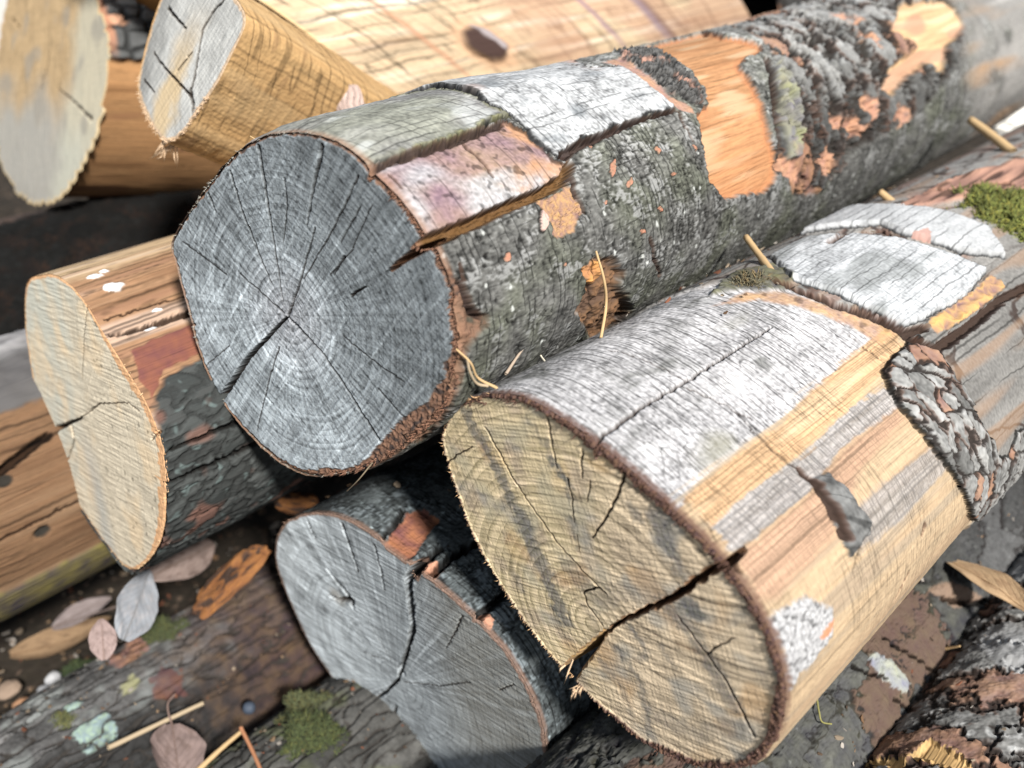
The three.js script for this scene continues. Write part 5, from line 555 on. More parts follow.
{ // between, under the bottom log
  const L = LOGS.L, side = (a, t, X, Y, o) => { o.id = 0; const nM = f2(X * 90, Y * 90, t * 90), nF = n3(X * 400, Y * 400, t * 400), w = worley(a * 95 + 0.9 * f2(X * 60, Y * 60, t * 30), t * 17 + 0.9 * f2(X * 70 + 5, Y * 70, t * 40)), e = w.f2 - w.f1 + 0.14 * nM, v = 0.06 * (0.6 + 0.7 * HR[w.id]) * (1 + 0.4 * nM + 0.35 * nF); o.r = v; o.g = v; o.b = v * 0.97; mix(o, 0.5 * sm(0, 0.4, f2(X * 36, Y * 36, t * 30)), 0.09, 0.1, 0.05); mix(o, 0.9 * sm(0.12, 0.03, e), 0.025, 0.022, 0.02); o.h = 0.005 * sm(0.03, 0.25, e) * (0.4 + 0.6 * HR[w.id + 50]); o.hb = 0.5 + 0.3 * nF; };
  const root = thing('firewood_log', 'rough grey bark log half hidden behind and under the bluish grey bottom log', 'log');
  buildLog(root, L, { ...SMALL, side, nu: 220, nv: 220, tw: 480, th: 640, names: { 0: 'mossy_bark' } });
}
{ // lower right, dark smooth
  const L = LOGS.M, cs = new Cracks(-0.2, 0.2, 0, 0.9, 0.0007); for (const [p, w0, w1, d] of [[[[-0.018,0.3267],[-0.0481,0.3433],[-0.0772,0.3575]], 0.001, 0.001, 0.005], [[[-0.047,0.2989],[-0.0607,0.3064],[-0.0743,0.3111]], 0.001, 0.0006, 0.004], [[[-0.0314,0.4005],[-0.0477,0.4206],[-0.059,0.4444]], 0.002, 0.002, 0.006], [[[-0.0151,0.2885],[-0.0237,0.2914],[-0.0338,0.3018]], 0.0014, 0.0008, 0.004]]) cs.line(p, w0, w1, d, 0.002);
  const pale = new Patch([[-0.016,0.304],[-0.0198,0.3119],[-0.0324,0.3186],[-0.0489,0.3205],[-0.0507,0.3093],[-0.0408,0.3009],[-0.0275,0.2969]]), br = new Patch([[-0.0579,0.2429],[-0.0561,0.2607],[-0.0571,0.2965],[-0.0731,0.3072],[-0.0952,0.3194],[-0.0964,0.2885]]), br2 = new Patch([[-0.0169,0.3919],[-0.0254,0.4196],[-0.0579,0.4455],[-0.0421,0.4014]]);
  const side = (a, t, X, Y, o) => { o.id = 0; const nM = f2(X * 110, Y * 110, t * 110), nF = n3(X * 450, Y * 450, t * 450), wa = a + 0.002 * nM, wt = t + 0.003 * nF; let d; greyBark(o, a, t, X, Y, 0.05, 0.05); { const w = worley(a * 32 + 0.5 * nM, t * 15 + 0.4 * nM), e = w.f2 - w.f1, v = (0.03 + 0.05 * HR[w.id]) * (1 + 0.5 * nM + 0.3 * nF); mix(o, 0.8, v, v * 1.02, v * 1.06); if (HR[w.id + 77] > 0.72) mix(o, 0.7, 0.12, 0.066, 0.046); mix(o, 0.9 * sm(0.07, 0.02, e), 0.012, 0.01, 0.01); o.h += 0.0022 * sm(0.02, 0.1, e) * (0.3 + HR[w.id + 20]); } const gr = sm(0.48, 0.4, t + 0.03 * nM); mix(o, 0.3 * gr, 0.04 * (1 + nM), 0.042 * (1 + nM), 0.032); o.h += gr * 0.002 * nM + 0.002;
    if ((d = pale.at(wa, wt)) > 0) { mix(o, sm(0, 0.002, d) * 0.8, 0.25 * (1 + 0.5 * nM), 0.27 * (1 + 0.5 * nM), 0.27); o.h += 0.002 * sm(0, 0.002, d); } if ((d = br.at(wa, wt)) > 0) { mix(o, sm(0, 0.002, d) * 0.9, 0.15 * (1 + 0.5 * nM), 0.08 * (1 + 0.5 * nM), 0.055); o.h -= 0.001; } if ((d = br2.at(wa, wt)) > 0) mix(o, sm(0, 0.003, d) * 0.7, 0.22, 0.15, 0.11);
    mix(o, 0.6 * sm(0.5, 0.75, f3(X * 60 + 3, Y * 60, t * 40) + 0.3 * nF), 0.12, 0.075, 0.052); const e = cs.at(a, t); if (e > -0.001) { darken(o, e, 0.0008, 0.85); o.h -= cs.depth * sm(-0.0004, 0.001, e); } };
  const root = thing('firewood_log', 'dark smooth bark log lying under the right side of the tan front log', 'log');
  buildLog(root, L, { ...SMALL, side, nu: 300, nv: 300, tw: 640, th: 900, names: { 0: 'bark' } });
}
{ // far lower right, flaky bark
  const L = LOGS.N, yel = new Patch([...[[0.048,0.0891],[0.0459,0.101],[0.0422,0.1195],[0.0293,0.1161],[0.0206,0.1129],[0.0112,0.1061]], [-0.05, 0.1], [0.1, 0.1]]), pl = new Patch([[0.0563,0.222],[0.06,0.2485],[0.0454,0.2574],[0.0206,0.2412],[0.0127,0.1988],[0.0306,0.1984]]), pl2 = new Patch([[0.1093,0.3585],[0.1086,0.3969],[0.1097,0.4452],[0.0452,0.3159],[0.0638,0.3054]]);
  const side = (a, t, X, Y, o) => { const nM = f2(X * 110, Y * 110, t * 110), nF = n3(X * 450, Y * 450, t * 450), wa = a + 0.002 * nM, wt = t + 0.003 * nF; let d; scalyBark(o, a, t + 0.25 * a, X, Y, 13, 30, 0.2, 0.36, 0.005); o.r = Math.max(o.r, 0.02); if ((d = pl.at(wa, wt)) > 0 || (d = pl2.at(wa, wt)) > 0) { const k = sm(0, 0.003, d), v = 0.28 * (1 + 0.6 * nM); mix(o, k * 0.9, v, v * 1.02, v * 1.05); }
    if ((d = yel.at(wa, wt)) > 0) { const k = sm(0, 0.002, d), h0 = o.h; bareWood(o, a, t, X, Y, 0.42, 0.28, 0.13, 0.4, 0.3); o.h = h0 * (1 - k); o.id = 1; } };
  const root = thing('firewood_log', 'log with thick flaking grey and red bark in the lower right corner', 'log');
  buildLog(root, L, { ...SMALL, side, nu: 300, nv: 320, tw: 640, th: 900, names: { 1: 'bare_wood' } });
}
{ // dark gap fillers far behind: one more dark log behind the middle log
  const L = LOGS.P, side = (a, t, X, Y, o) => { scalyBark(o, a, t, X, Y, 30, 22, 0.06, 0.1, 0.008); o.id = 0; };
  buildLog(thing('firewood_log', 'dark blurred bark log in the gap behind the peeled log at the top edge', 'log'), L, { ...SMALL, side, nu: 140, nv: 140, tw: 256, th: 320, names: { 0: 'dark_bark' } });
}
{  // bark colour lowered to near black to stand in for gap shade
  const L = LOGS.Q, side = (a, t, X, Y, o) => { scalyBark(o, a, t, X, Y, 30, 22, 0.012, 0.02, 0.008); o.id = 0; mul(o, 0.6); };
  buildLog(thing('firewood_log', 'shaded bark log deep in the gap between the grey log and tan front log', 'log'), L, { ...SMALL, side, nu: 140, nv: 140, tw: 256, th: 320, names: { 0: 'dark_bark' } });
}

// ================================================================ ground
{
  const n = 220, S0 = 3.4, P = [], U = [], I = [], cx = -0.1, cz = -0.9; const o = { r: 0, g: 0, b: 0 };
  for (let j = 0; j <= n; j++) for (let i = 0; i <= n; i++) { const x = cx + (i / n - 0.5) * S0, z = cz + (j / n - 0.5) * S0; P.push(x, 0.095 + 0.012 * f3(x * 9, 3, z * 9) + 0.004 * n3(x * 60, 1, z * 60), z); U.push(i / n, j / n); }
  for (let j = 0; j < n; j++) for (let i = 0; i < n; i++) { const a = j * (n + 1) + i; I.push(a, a + n + 1, a + 1, a + 1, a + n + 1, a + n + 2); }
  const g = new THREE.BufferGeometry(); g.setAttribute('position', new THREE.Float32BufferAttribute(P, 3)); g.setAttribute('uv', new THREE.Float32BufferAttribute(U, 2)); g.setIndex(I); g.computeVertexNormals();
  const tex = bakeTexture(1024, 1024, (u, v, o) => { const x = u * S0, z = v * S0, k = f3(x * 20, 1, z * 20), f = n3(x * 160, 2, z * 160), w = worley(x * 110, z * 110); o.r = 0.022 * (1 + 0.5 * k + 0.5 * f); o.g = 0.018 * (1 + 0.5 * k + 0.5 * f); o.b = 0.014 * (1 + 0.5 * k + 0.5 * f); if (w.id % 5 === 0) mix(o, sm(0.35, 0.2, w.f1), 0.05 + 0.1 * HR[w.id], 0.035 + 0.07 * HR[w.id], 0.025 + 0.055 * HR[w.id]); o.hb = 0.5 + 0.3 * f + 0.3 * k; });
  const m = mesh('ground', g, surfaceMaterial('soil', tex, 0.004, 0.95)); m.userData.kind = 'structure';
  const far = new THREE.Mesh(new THREE.RingGeometry(1.2, 60, 96, 6), new THREE.MeshStandardMaterial({ color: new THREE.Color().setRGB(0.42, 0.41, 0.38), roughness: 0.95 })); far.rotation.x = -Math.PI / 2; far.position.set(cx, 0.06, cz); far.name = 'path'; far.userData.kind = 'structure'; far.receiveShadow = true; scene.add(far);
}


// ================================================================ torn fibres along the sawn rims
const paint = (name, r, g, b, roughness = 0.85) => Object.assign(new THREE.MeshPhysicalMaterial({ color: new THREE.Color().setRGB(r, g, b), roughness, specularIntensity: 0.4, side: THREE.DoubleSide }), { name });
function spike(P, I, base, dir, len, w, k) { // a thin three-sided splinter, bent a little
  const d = dir.clone().normalize(), u = new THREE.Vector3(k, 1 - k, 0.3).cross(d).normalize(), v = d.clone().cross(u), s = P.length / 3, mid = base.clone().addScaledVector(d, len * 0.55).addScaledVector(u, len * (rnd() - 0.5) * 0.35), tip = base.clone().addScaledVector(d, len).addScaledVector(u, len * (rnd() - 0.5) * 0.7).addScaledVector(v, len * (rnd() - 0.5) * 0.5);
  for (const [c, r] of [[base, w], [mid, w * 0.75]]) for (let i = 0; i < 3; i++) { const q = c.clone().addScaledVector(u, Math.cos(i * 2.094) * r).addScaledVector(v, Math.sin(i * 2.094) * r); P.push(q.x, q.y, q.z); }
  P.push(tip.x, tip.y, tip.z);
  for (let i = 0; i < 3; i++) { const j = (i + 1) % 3; I.push(s + i, s + j, s + 3 + j, s + i, s + 3 + j, s + 3 + i, s + 3 + i, s + 3 + j, s + 6); }
}
const geo = (P, I) => { const g = new THREE.BufferGeometry(); g.setAttribute('position', new THREE.Float32BufferAttribute(P, 3)); g.setIndex(I); g.computeVertexNormals(); return g; };
function fringe(name, L, a0, a1, n, len, w, mat, lean = 0.5, spread = 0.004, name2 = 'rim_fibres') {
  const P = [], I = [], e1 = new THREE.Vector3(...L.e1), e2 = new THREE.Vector3(...L.e2), d = new THREE.Vector3(...L.d), p = [0, 0, 0];
  for (let i = 0; i < n; i++) { const th = (a0 + (a1 - a0) * rnd()) * Math.PI / 180, R = L.edgeAt(th) - spread * rnd(), rad = e1.clone().multiplyScalar(Math.cos(th)).addScaledVector(e2, Math.sin(th)); if (n3(th * 22, 4.4, L.R1 * 50) + 0.4 * (rnd() - 0.3) < -0.05) continue;
    L.point(R * Math.cos(th), R * Math.sin(th), 0.001, p, 0); const dir = d.clone().multiplyScalar(-0.9 - 0.5 * rnd()).addScaledVector(rad, lean * (rnd() * 1.6 - 0.5)).add(new THREE.Vector3(rnd() - 0.5, rnd() - 0.7, rnd() - 0.5).multiplyScalar(0.9)); spike(P, I, new THREE.Vector3(...p), dir, len * (0.35 + rnd() * rnd() * 1.2), w * (0.6 + 0.8 * rnd()), rnd()); }
  const m = mesh(name2, geo(P, I), mat, scene.getObjectByName(name)); m.userData.kind = 'stuff';
}
fringe('firewood_log', LOGS.A, -80, 60, 520, 0.0036, 0.0004, paint('bark fibre', 0.17, 0.09, 0.06), 0.3, 0.003);
fringe('firewood_log', LOGS.A, 60, 290, 420, 0.0018, 0.00022, paint('grey fibre', 0.3, 0.29, 0.26), 0.9, 0.0006, 'edge_fibres');
fringe('firewood_log_001', LOGS.B, -70, 140, 1500, 0.0042, 0.00046, paint('bark fibre', 0.1, 0.055, 0.042), 0.6, 0.0042);
fringe('firewood_log_001', LOGS.B, 130, 290, 700, 0.003, 0.00036, paint('wood fibre', 0.42, 0.27, 0.15), 0.9, 0.0008, 'edge_fibres');
fringe('firewood_log_003', LOGS.F, -40, 200, 500, 0.0022, 0.0003, paint('bark fibre', 0.24, 0.16, 0.12), 0.5, 0.0015);
fringe('firewood_log_002', LOGS.D, -90, 120, 240, 0.0022, 0.0003, paint('wood fibre', 0.5, 0.36, 0.22), 0.6, 0.001);
fringe('split_log', LOGS.H, 195, 325, 420, 0.0036, 0.0004, paint('wood fibre', 0.52, 0.38, 0.26), 0.9, 0.002);
{ // long splinters at the mouth of the big split and at the wedge's lower corner
  const mat = paint('splinter', 0.5, 0.36, 0.24), B = scene.getObjectByName('firewood_log_001'), H = scene.getObjectByName('split_log');
  const one = (pts, root, len, w, n, spread) => { for (const p of pts) { const P = [], I = []; for (let i = 0; i < n; i++) spike(P, I, new THREE.Vector3(p[0] + spread * (rnd() - 0.5), p[1] + spread * (rnd() - 0.5), p[2]), new THREE.Vector3(-0.5 + 0.8 * (rnd() - 0.5), -0.75 + 0.5 * (rnd() - 0.5), 0.4), len * (0.5 + rnd()), w, rnd()); mesh('splinter', geo(P, I), mat, root).userData.kind = n > 1 ? 'stuff' : undefined; } };
  one([[0.0278,0.396,-0.3715], [0.0312,0.394,-0.3763]], B, 0.009, 0.0008, 1, 0.001); one([[0.0328,0.3992,-0.3525]], B, 0.005, 0.0004, 14, 0.004); one([[-0.2366,0.5749,-0.6815]], H, 0.011, 0.0007, 30, 0.009); one([[-0.2292,0.5771,-0.6956]], H, 0.006, 0.0006, 22, 0.011);
}

// ================================================================ leaves, straws, chips and moss lying on the pile
function tube(pts, radii, seg = 7, sub = 6) { // a bent stem with a changing thickness, closed at both ends
  const c = new THREE.CatmullRomCurve3(pts.map((p) => new THREE.Vector3(...p))), n = (pts.length - 1) * sub, fr = c.computeFrenetFrames(n), P = [], I = [];
  for (let i = 0; i <= n; i++) { const t = i / n, p = c.getPointAt(t), k = t * (radii.length - 1), a = Math.min(radii.length - 2, Math.floor(k)), r = (radii[a] + (radii[a + 1] - radii[a]) * (k - a)) * (1 + 0.15 * n3(i * 0.9, 2, radii[0] * 999)); for (let j = 0; j < seg; j++) { const q = j / seg * 6.2832, v = p.clone().addScaledVector(fr.normals[i], Math.cos(q) * r).addScaledVector(fr.binormals[i], Math.sin(q) * r); P.push(v.x, v.y, v.z); } }
  for (let i = 0; i < n; i++) for (let j = 0; j < seg; j++) { const a = i * seg + j, b = i * seg + (j + 1) % seg; I.push(a, b, b + seg, a, b + seg, a + seg); }
  for (const [o, i] of [[0, 0], [n * seg, n]]) { const m = c.getPointAt(i / n); P.push(m.x, m.y, m.z); const k = P.length / 3 - 1; for (let j = 0; j < seg; j++) I.push(k, o + j, o + (j + 1) % seg); }
  return geo(P, I);
}
const stem = (name, label, category, pts, radii, mat, group) => { const m = mesh(name, tube(pts, radii), mat); m.userData = { label, category }; if (group) m.userData.group = group; return m; };
const straw = paint('straw', 0.4, 0.28, 0.15), paleTwig = paint('pale stalk', 0.3, 0.24, 0.165), orangeTwig = paint('orange needle', 0.32, 0.15, 0.08), greyTwig = paint('grey twig', 0.3, 0.24, 0.19);
// a dry leaf between two points: blade with thickness, midrib and stalk
const leafTex = (r, g, b, r2, g2, b2, sd) => bakeTexture(160, 160, (u, v, o) => { const n = f3(u * 7 + sd, v * 7, sd), f = n3(u * 60, v * 60, sd), vein = Math.abs(((v * 9 + Math.abs(u - 0.5) * 7) % 1) - 0.5); o.r = r; o.g = g; o.b = b; mix(o, sm(-0.1, 0.4, n), r2, g2, b2); mul(o, 1 + 0.15 * f - 0.22 * sm(0.1, 0.0, vein) - 0.25 * sm(0.03, 0, Math.abs(u - 0.5))); o.hb = 0.5 + 0.2 * f - 0.35 * sm(0.12, 0, vein); });
function leaf(label, A, B, upv, width, curl, sag, cols, stalk, twist = 0, name = 'dead_leaf') {
  const root = thing(name, label, 'leaf'), a = new THREE.Vector3(...A), b = new THREE.Vector3(...B), ax = b.clone().sub(a), len = ax.length(); ax.normalize(); const up = new THREE.Vector3(...upv), sd0 = ax.clone().cross(up).normalize(), n0 = sd0.clone().cross(ax).normalize(), NU = 16, NV = 32, P = [], U = [], I = [], sh = rnd() * 9;
  for (let s = 0; s < 2; s++) for (let j = 0; j <= NV; j++) for (let i = 0; i <= NU; i++) {
    const v = j / NV, u = i / NU * 2 - 1, w = width * 0.5 * Math.pow(Math.sin(Math.PI * Math.min(1, 0.04 + 0.94 * v)), 0.75) * (1 - 0.25 * (v - 0.35)) * (1 + 0.1 * n3(v * 6, sh, u > 0 ? 3 : 8)), tw = twist * (v - 0.5), sd = sd0.clone().applyAxisAngle(ax, tw), n = n0.clone().applyAxisAngle(ax, tw), ang = u * curl * (0.7 + 0.6 * v), R = curl ? w / curl : w;
    const p = a.clone().addScaledVector(ax, v * len).addScaledVector(sd, curl ? Math.sin(ang) * R * (1 / (0.7 + 0.6 * v)) : u * w).addScaledVector(n, (curl ? (1 - Math.cos(ang)) * R : 0) + sag * Math.sin(Math.PI * v) * len + 0.05 * width * n3(u * 2 + sh, v * 5, sh) + 0.12 * width * (v > 0.75 ? (v - 0.75) * 2 : 0) - s * 0.0004); P.push(p.x, p.y, p.z); U.push(i / NU, v);
  }
  const W = NU + 1, S = W * (NV + 1); for (let j = 0; j < NV; j++) for (let i = 0; i < NU; i++) { const k = j * W + i; I.push(k, k + 1, k + W, k + 1, k + W + 1, k + W, S + k, S + k + W, S + k + 1, S + k + 1, S + k + W, S + k + W + 1); } for (let j = 0; j < NV; j++) for (const i of [0, NU]) { const k = j * W + i; I.push(k, k + W, S + k, k + W, S + k + W, S + k); }
  const g = geo(P, I); g.setAttribute('uv', new THREE.Float32BufferAttribute(U, 2)); mesh('blade', g, surfaceMaterial('dry leaf', leafTex(...cols, sh), 0.0006, 0.75), root);
  const rib = []; for (let j = 0; j <= NV; j += 4) { const k = (j * W + NU / 2) * 3; rib.push([P[k] + n0.x * 0.0002, P[k + 1] + n0.y * 0.0002, P[k + 2] + n0.z * 0.0002]); } const rm = paint('leaf rib', cols[0] * 0.8, cols[1] * 0.75, cols[2] * 0.7); mesh('midrib', tube(rib, [0.0007, 0.0002], 6, 3), rm, root);
  if (stalk) mesh('stalk', tube([rib[0], ...stalk], [0.0008, 0.0006], 6), rm, root);
  return root;
}
leaf('curled brown leaf on the soil in the dark lower left gap', [-0.4418,0.13,-0.6396], [-0.3567,0.15,-0.6646], [0.2, 1, 0.5], 0.034, 1.3, -0.14, [0.17, 0.115, 0.07, 0.1, 0.065, 0.04]);
leaf('bluish grey upright leaf standing beside the mossy bark, lower left', [-0.2815,0.2536,-0.5327], [-0.2829,0.2617,-0.5974], [0.6, 0.4, 1], 0.034, 0.3, 0.02, [0.2, 0.215, 0.24, 0.25, 0.25, 0.265], null, 0.3);
leaf('mauve grey narrow leaf lying behind the curled brown leaf', [-0.4116,0.14,-0.6625], [-0.3598,0.16,-0.6795], [0, 1, 0.6], 0.02, 0.4, 0.03, [0.15, 0.125, 0.125, 0.19, 0.165, 0.165], [[-0.3436,0.165,-0.6663]]);
leaf('small pale pink leaf between the curled brown and bluish leaves', [-0.2891,0.2536,-0.5132], [-0.3008,0.2616,-0.5448], [0.5, 0.4, 1], 0.02, 0.3, 0.04, [0.26, 0.2, 0.19, 0.2, 0.15, 0.14]);
leaf('whitish crumpled leaf in the dark gap under the cream cut end', [-0.2813,0.2578,-0.5948], [-0.2556,0.2317,-0.6664], [0.3, 0.8, 1], 0.035, 0.5, 0.06, [0.2, 0.155, 0.14, 0.13, 0.095, 0.085], null, 0.4);
leaf('greyish pink leaf with a thin stalk at the bottom edge, lower left', [-0.2559,0.1794,-0.5206], [-0.2315,0.1777,-0.4557], [0.6, 0.5, 1], 0.044, 0.8, 0.03, [0.2, 0.15, 0.14, 0.15, 0.11, 0.1], [[-0.2595,0.1822,-0.5268], [-0.2622,0.1855,-0.5355], [-0.2589,0.1867,-0.5432]]);
leaf('long tan leaf folded to a point at the right edge of the photo', [0.3206,0.2958,-0.5725], [0.3497,0.311,-0.4929], [0.1, 1, 0.35], 0.03, 0.7, 0.03, [0.4, 0.28, 0.17, 0.3, 0.2, 0.12], null, 0.5);
stem('straw', 'pale straw stalk lying beside the pinkish leaf, lower left', 'straw', [[-0.2946,0.183,-0.4956], [-0.2714,0.1791,-0.5172], [-0.2392,0.1762,-0.5438]], [0.0021, 0.0017], paleTwig);
stem('needle', 'orange pine needle pointing down at the bottom edge', 'needle', [[-0.2011,0.1853,-0.5118], [-0.1886,0.1849,-0.4923], [-0.1742,0.1865,-0.467]], [0.0015, 0.0014], orangeTwig);
stem('twig', 'brown twig under the orange needle at the bottom edge', 'twig', [[-0.2261,0.1794,-0.4776], [-0.213,0.1787,-0.4992], [-0.202,0.1767,-0.5173]], [0.0022, 0.0016], straw);
stem('straw', 'thick straw bit sticking up at the edge of the tan log top', 'straw', [[0.1583,0.532,-0.5548], [0.1553,0.5333,-0.581], [0.1507,0.5369,-0.6037]], [0.0026, 0.0021], straw);
stem('straw', 'pale blurred stick leaning on the far end of the tan log', 'straw', [[0.408,0.5316,-0.798], [0.4012,0.5373,-0.8262], [0.3928,0.5428,-0.8546]], [0.004, 0.0035], straw);
stem('straw', 'short straw bit on the far bark of the tan log', 'straw', [[0.2822,0.5236,-0.6862], [0.2766,0.5271,-0.6954], [0.2702,0.5313,-0.7051]], [0.0032, 0.0026], straw);
stem('straw', 'thin bowed golden straw against the rotten hole in the grey log', 'straw', [[0.0485,0.5266,-0.4833], [0.0519,0.5392,-0.4985], [0.0497,0.5561,-0.4944], [0.0448,0.5721,-0.4964]], [0.0009, 0.0009, 0.0006], straw);
stem('rootlet', 'thin pale forked rootlet on the rim of the tan front log', 'rootlet', [[-0.0075,0.5263,-0.4302], [-0.0168,0.5335,-0.4278], [-0.0203,0.5453,-0.4228], [-0.0269,0.5519,-0.4237]], [0.0008, 0.0005], straw);
stem('rootlet', 'pale bent rootlet just left of the forked one', 'rootlet', [[-0.0119,0.5285,-0.4285], [-0.0168,0.5304,-0.4271], [-0.0204,0.5396,-0.423], [-0.0217,0.5475,-0.4228]], [0.0008, 0.0006], paleTwig);
stem('twig', 'short brown twig standing between grey log and tan log', 'twig', [[-0.0031,0.5261,-0.4446], [0.0016,0.5295,-0.4534], [0.0063,0.5335,-0.4601]], [0.0009, 0.0006], greyTwig);
stem('rootlet', 'tiny white curl standing behind the edge of the tan log', 'rootlet', [[0.0187,0.5195,-0.4669], [0.0158,0.5184,-0.4779], [0.0142,0.5198,-0.4821]], [0.0006, 0.0005], paint('white curl', 0.7, 0.66, 0.56));
stem('twig', 'thin curved stalk with a swollen tip on the dark bark, lower right', 'twig', [[0.2528,0.2751,-0.4597], [0.2719,0.2756,-0.4809], [0.2885,0.2649,-0.5021], [0.2974,0.2722,-0.5043], [0.3042,0.2838,-0.4965]], [0.0007, 0.0008, 0.002, 0.0016, 0.0008], straw);
stem('rootlet', 'small yellow green forked stalk under the tan log, lower right', 'rootlet', [[0.1865,0.3046,-0.4306], [0.1854,0.3043,-0.4214], [0.186,0.3023,-0.4157], [0.1914,0.3027,-0.4137]], [0.0007, 0.0005], paint('green stalk', 0.2, 0.19, 0.07));
stem('thread', 'fine pale thread hanging below the grey log rim', 'thread', [[-0.0753,0.4718,-0.4431], [-0.0838,0.4571,-0.4498], [-0.0971,0.4286,-0.4765]], [0.0004, 0.0003], paleTwig);
stem('shaving', 'tiny tan wood curl on the upper rim of the grey log', 'shaving', [[-0.1134,0.611,-0.5484], [-0.1119,0.6141,-0.5476], [-0.109,0.6132,-0.5468], [-0.109,0.6104,-0.5449], [-0.1104,0.6097,-0.5433]], [0.0009, 0.0011, 0.0007], paint('tan curl', 0.55, 0.42, 0.28));
stem('needle', 'short pale needle sticking out at the top of the grey log', 'needle', [[-0.1402,0.6108,-0.5583], [-0.1438,0.6132,-0.5581], [-0.1479,0.6161,-0.5579]], [0.0006, 0.0003], straw);
// chips: small uneven slabs
function chip(name, label, category, c, size, rot, mat, k = 1) {
  const g = new THREE.IcosahedronGeometry(1, 4), p = g.attributes.position, v = new THREE.Vector3(), s = rnd() * 20; for (let i = 0; i < p.count; i++) { v.fromBufferAttribute(p, i); v.multiplyScalar(1 + k * 0.22 * f3(v.x * 1.8 + s, v.y * 1.8, v.z * 1.8)); v.x = Math.sign(v.x) * Math.pow(Math.abs(v.x), 0.8); p.setXYZ(i, v.x * size[0], v.y * size[1], v.z * size[2]); }
  g.computeVertexNormals(); const m = mesh(name, g, mat); m.position.set(...c); m.rotation.set(...rot); m.userData = { label, category }; return m;
}
const barkTex = bakeTexture(200, 200, (u, v, o) => { const n = f3(u * 9, v * 5, 3), f = n3(u * 50, v * 20, 5); o.r = 0.17 * (1 + 0.5 * n + 0.3 * f); o.g = 0.075 * (1 + 0.6 * n + 0.3 * f); o.b = 0.03 * (1 + 0.5 * n); mix(o, sm(-0.1, 0.3, n3(u * 7, v * 7, 9)), 0.04, 0.025, 0.02); o.hb = 0.5 + 0.4 * n + 0.2 * f; });
const chipTex = bakeTexture(200, 200, (u, v, o) => { const l = Math.abs((u * 14 + f2(u * 4, v * 4, 2)) % 1), f = n3(u * 60, v * 20, 5); o.r = 0.4 * (1 + 0.3 * f) * (0.6 + 0.5 * l); o.g = 0.31 * (1 + 0.3 * f) * (0.6 + 0.5 * l); o.b = 0.28 * (1 + 0.3 * f) * (0.6 + 0.5 * l); o.hb = l; });
chip('bark_chip', 'orange brown rotten bark chip in the shade below the grey log', 'bark chip', [-0.2247,0.2437,-0.6062], [0.036, 0.005, 0.013], [0.3, 0.75, 0.35], surfaceMaterial('rotten bark', barkTex, 0.003), 3);
chip('bark_chip', 'amber bark chip behind the rim of the bluish grey log', 'bark chip', [-0.167,0.3082,-0.6241], [0.018, 0.01, 0.008], [0.2, 0.4, -0.5], surfaceMaterial('amber bark', barkTex, 0.001));
chip('bark_flake', 'grey pink scaly flake wedged behind the top of the grey log', 'bark flake', [-0.1196,0.5822,-0.745], [0.011, 0.018, 0.004], [-0.3, 0.3, 0.15], surfaceMaterial('grey flake', chipTex, 0.0015), 1.6);
chip('berry', 'round bluish berry in the dark gap, lower left', 'berry', [-0.2075,0.1612,-0.5523], [0.005, 0.005, 0.005], [0, 0, 0], paint('blue berry', 0.04, 0.052, 0.075, 0.6), 0.15);
chip('pebble', 'orange oval pebble at the left edge, lower left', 'pebble', [-0.416,0.11,-0.5979], [0.009, 0.012, 0.008], [0.3, 0.4, 0.1], paint('orange stone', 0.3, 0.17, 0.1, 0.7), 0.5);
chip('pebble', 'orange stone cut by the left edge of the photo', 'pebble', [-0.4231,0.11,-0.5694], [0.008, 0.007, 0.008], [0.3, 0.4, 0.1], paint('orange stone', 0.26, 0.15, 0.1, 0.7), 0.6);
chip('pebble', 'white chip of stone below the curled brown leaf', 'pebble', [-0.402,0.115,-0.6259], [0.007, 0.007, 0.005], [0.2, 0.9, 0.4], paint('white stone', 0.3, 0.31, 0.33, 0.7), 1);
chip('pebble', 'second white chip of stone, lower of the pair by the brown leaf', 'pebble', [-0.4039,0.115,-0.6111], [0.006, 0.005, 0.006], [0.5, 0.2, 0.1], paint('white stone', 0.25, 0.26, 0.28, 0.7), 1);
chip('pebble', 'flat brown stone at the left edge above the orange pebble', 'pebble', [-0.4393,0.11,-0.618], [0.011, 0.005, 0.009], [0.1, 0.5, 0.1], paint('brown stone', 0.2, 0.15, 0.115, 0.8), 1);
chip('stone', 'pale stone in the gap at the right edge behind both logs', 'stone', [0.5598,0.4705,-1.1317], [0.035, 0.022, 0.03], [0.2, 0.5, 0.1], paint('pale stone', 0.62, 0.62, 0.6, 0.8), 1);
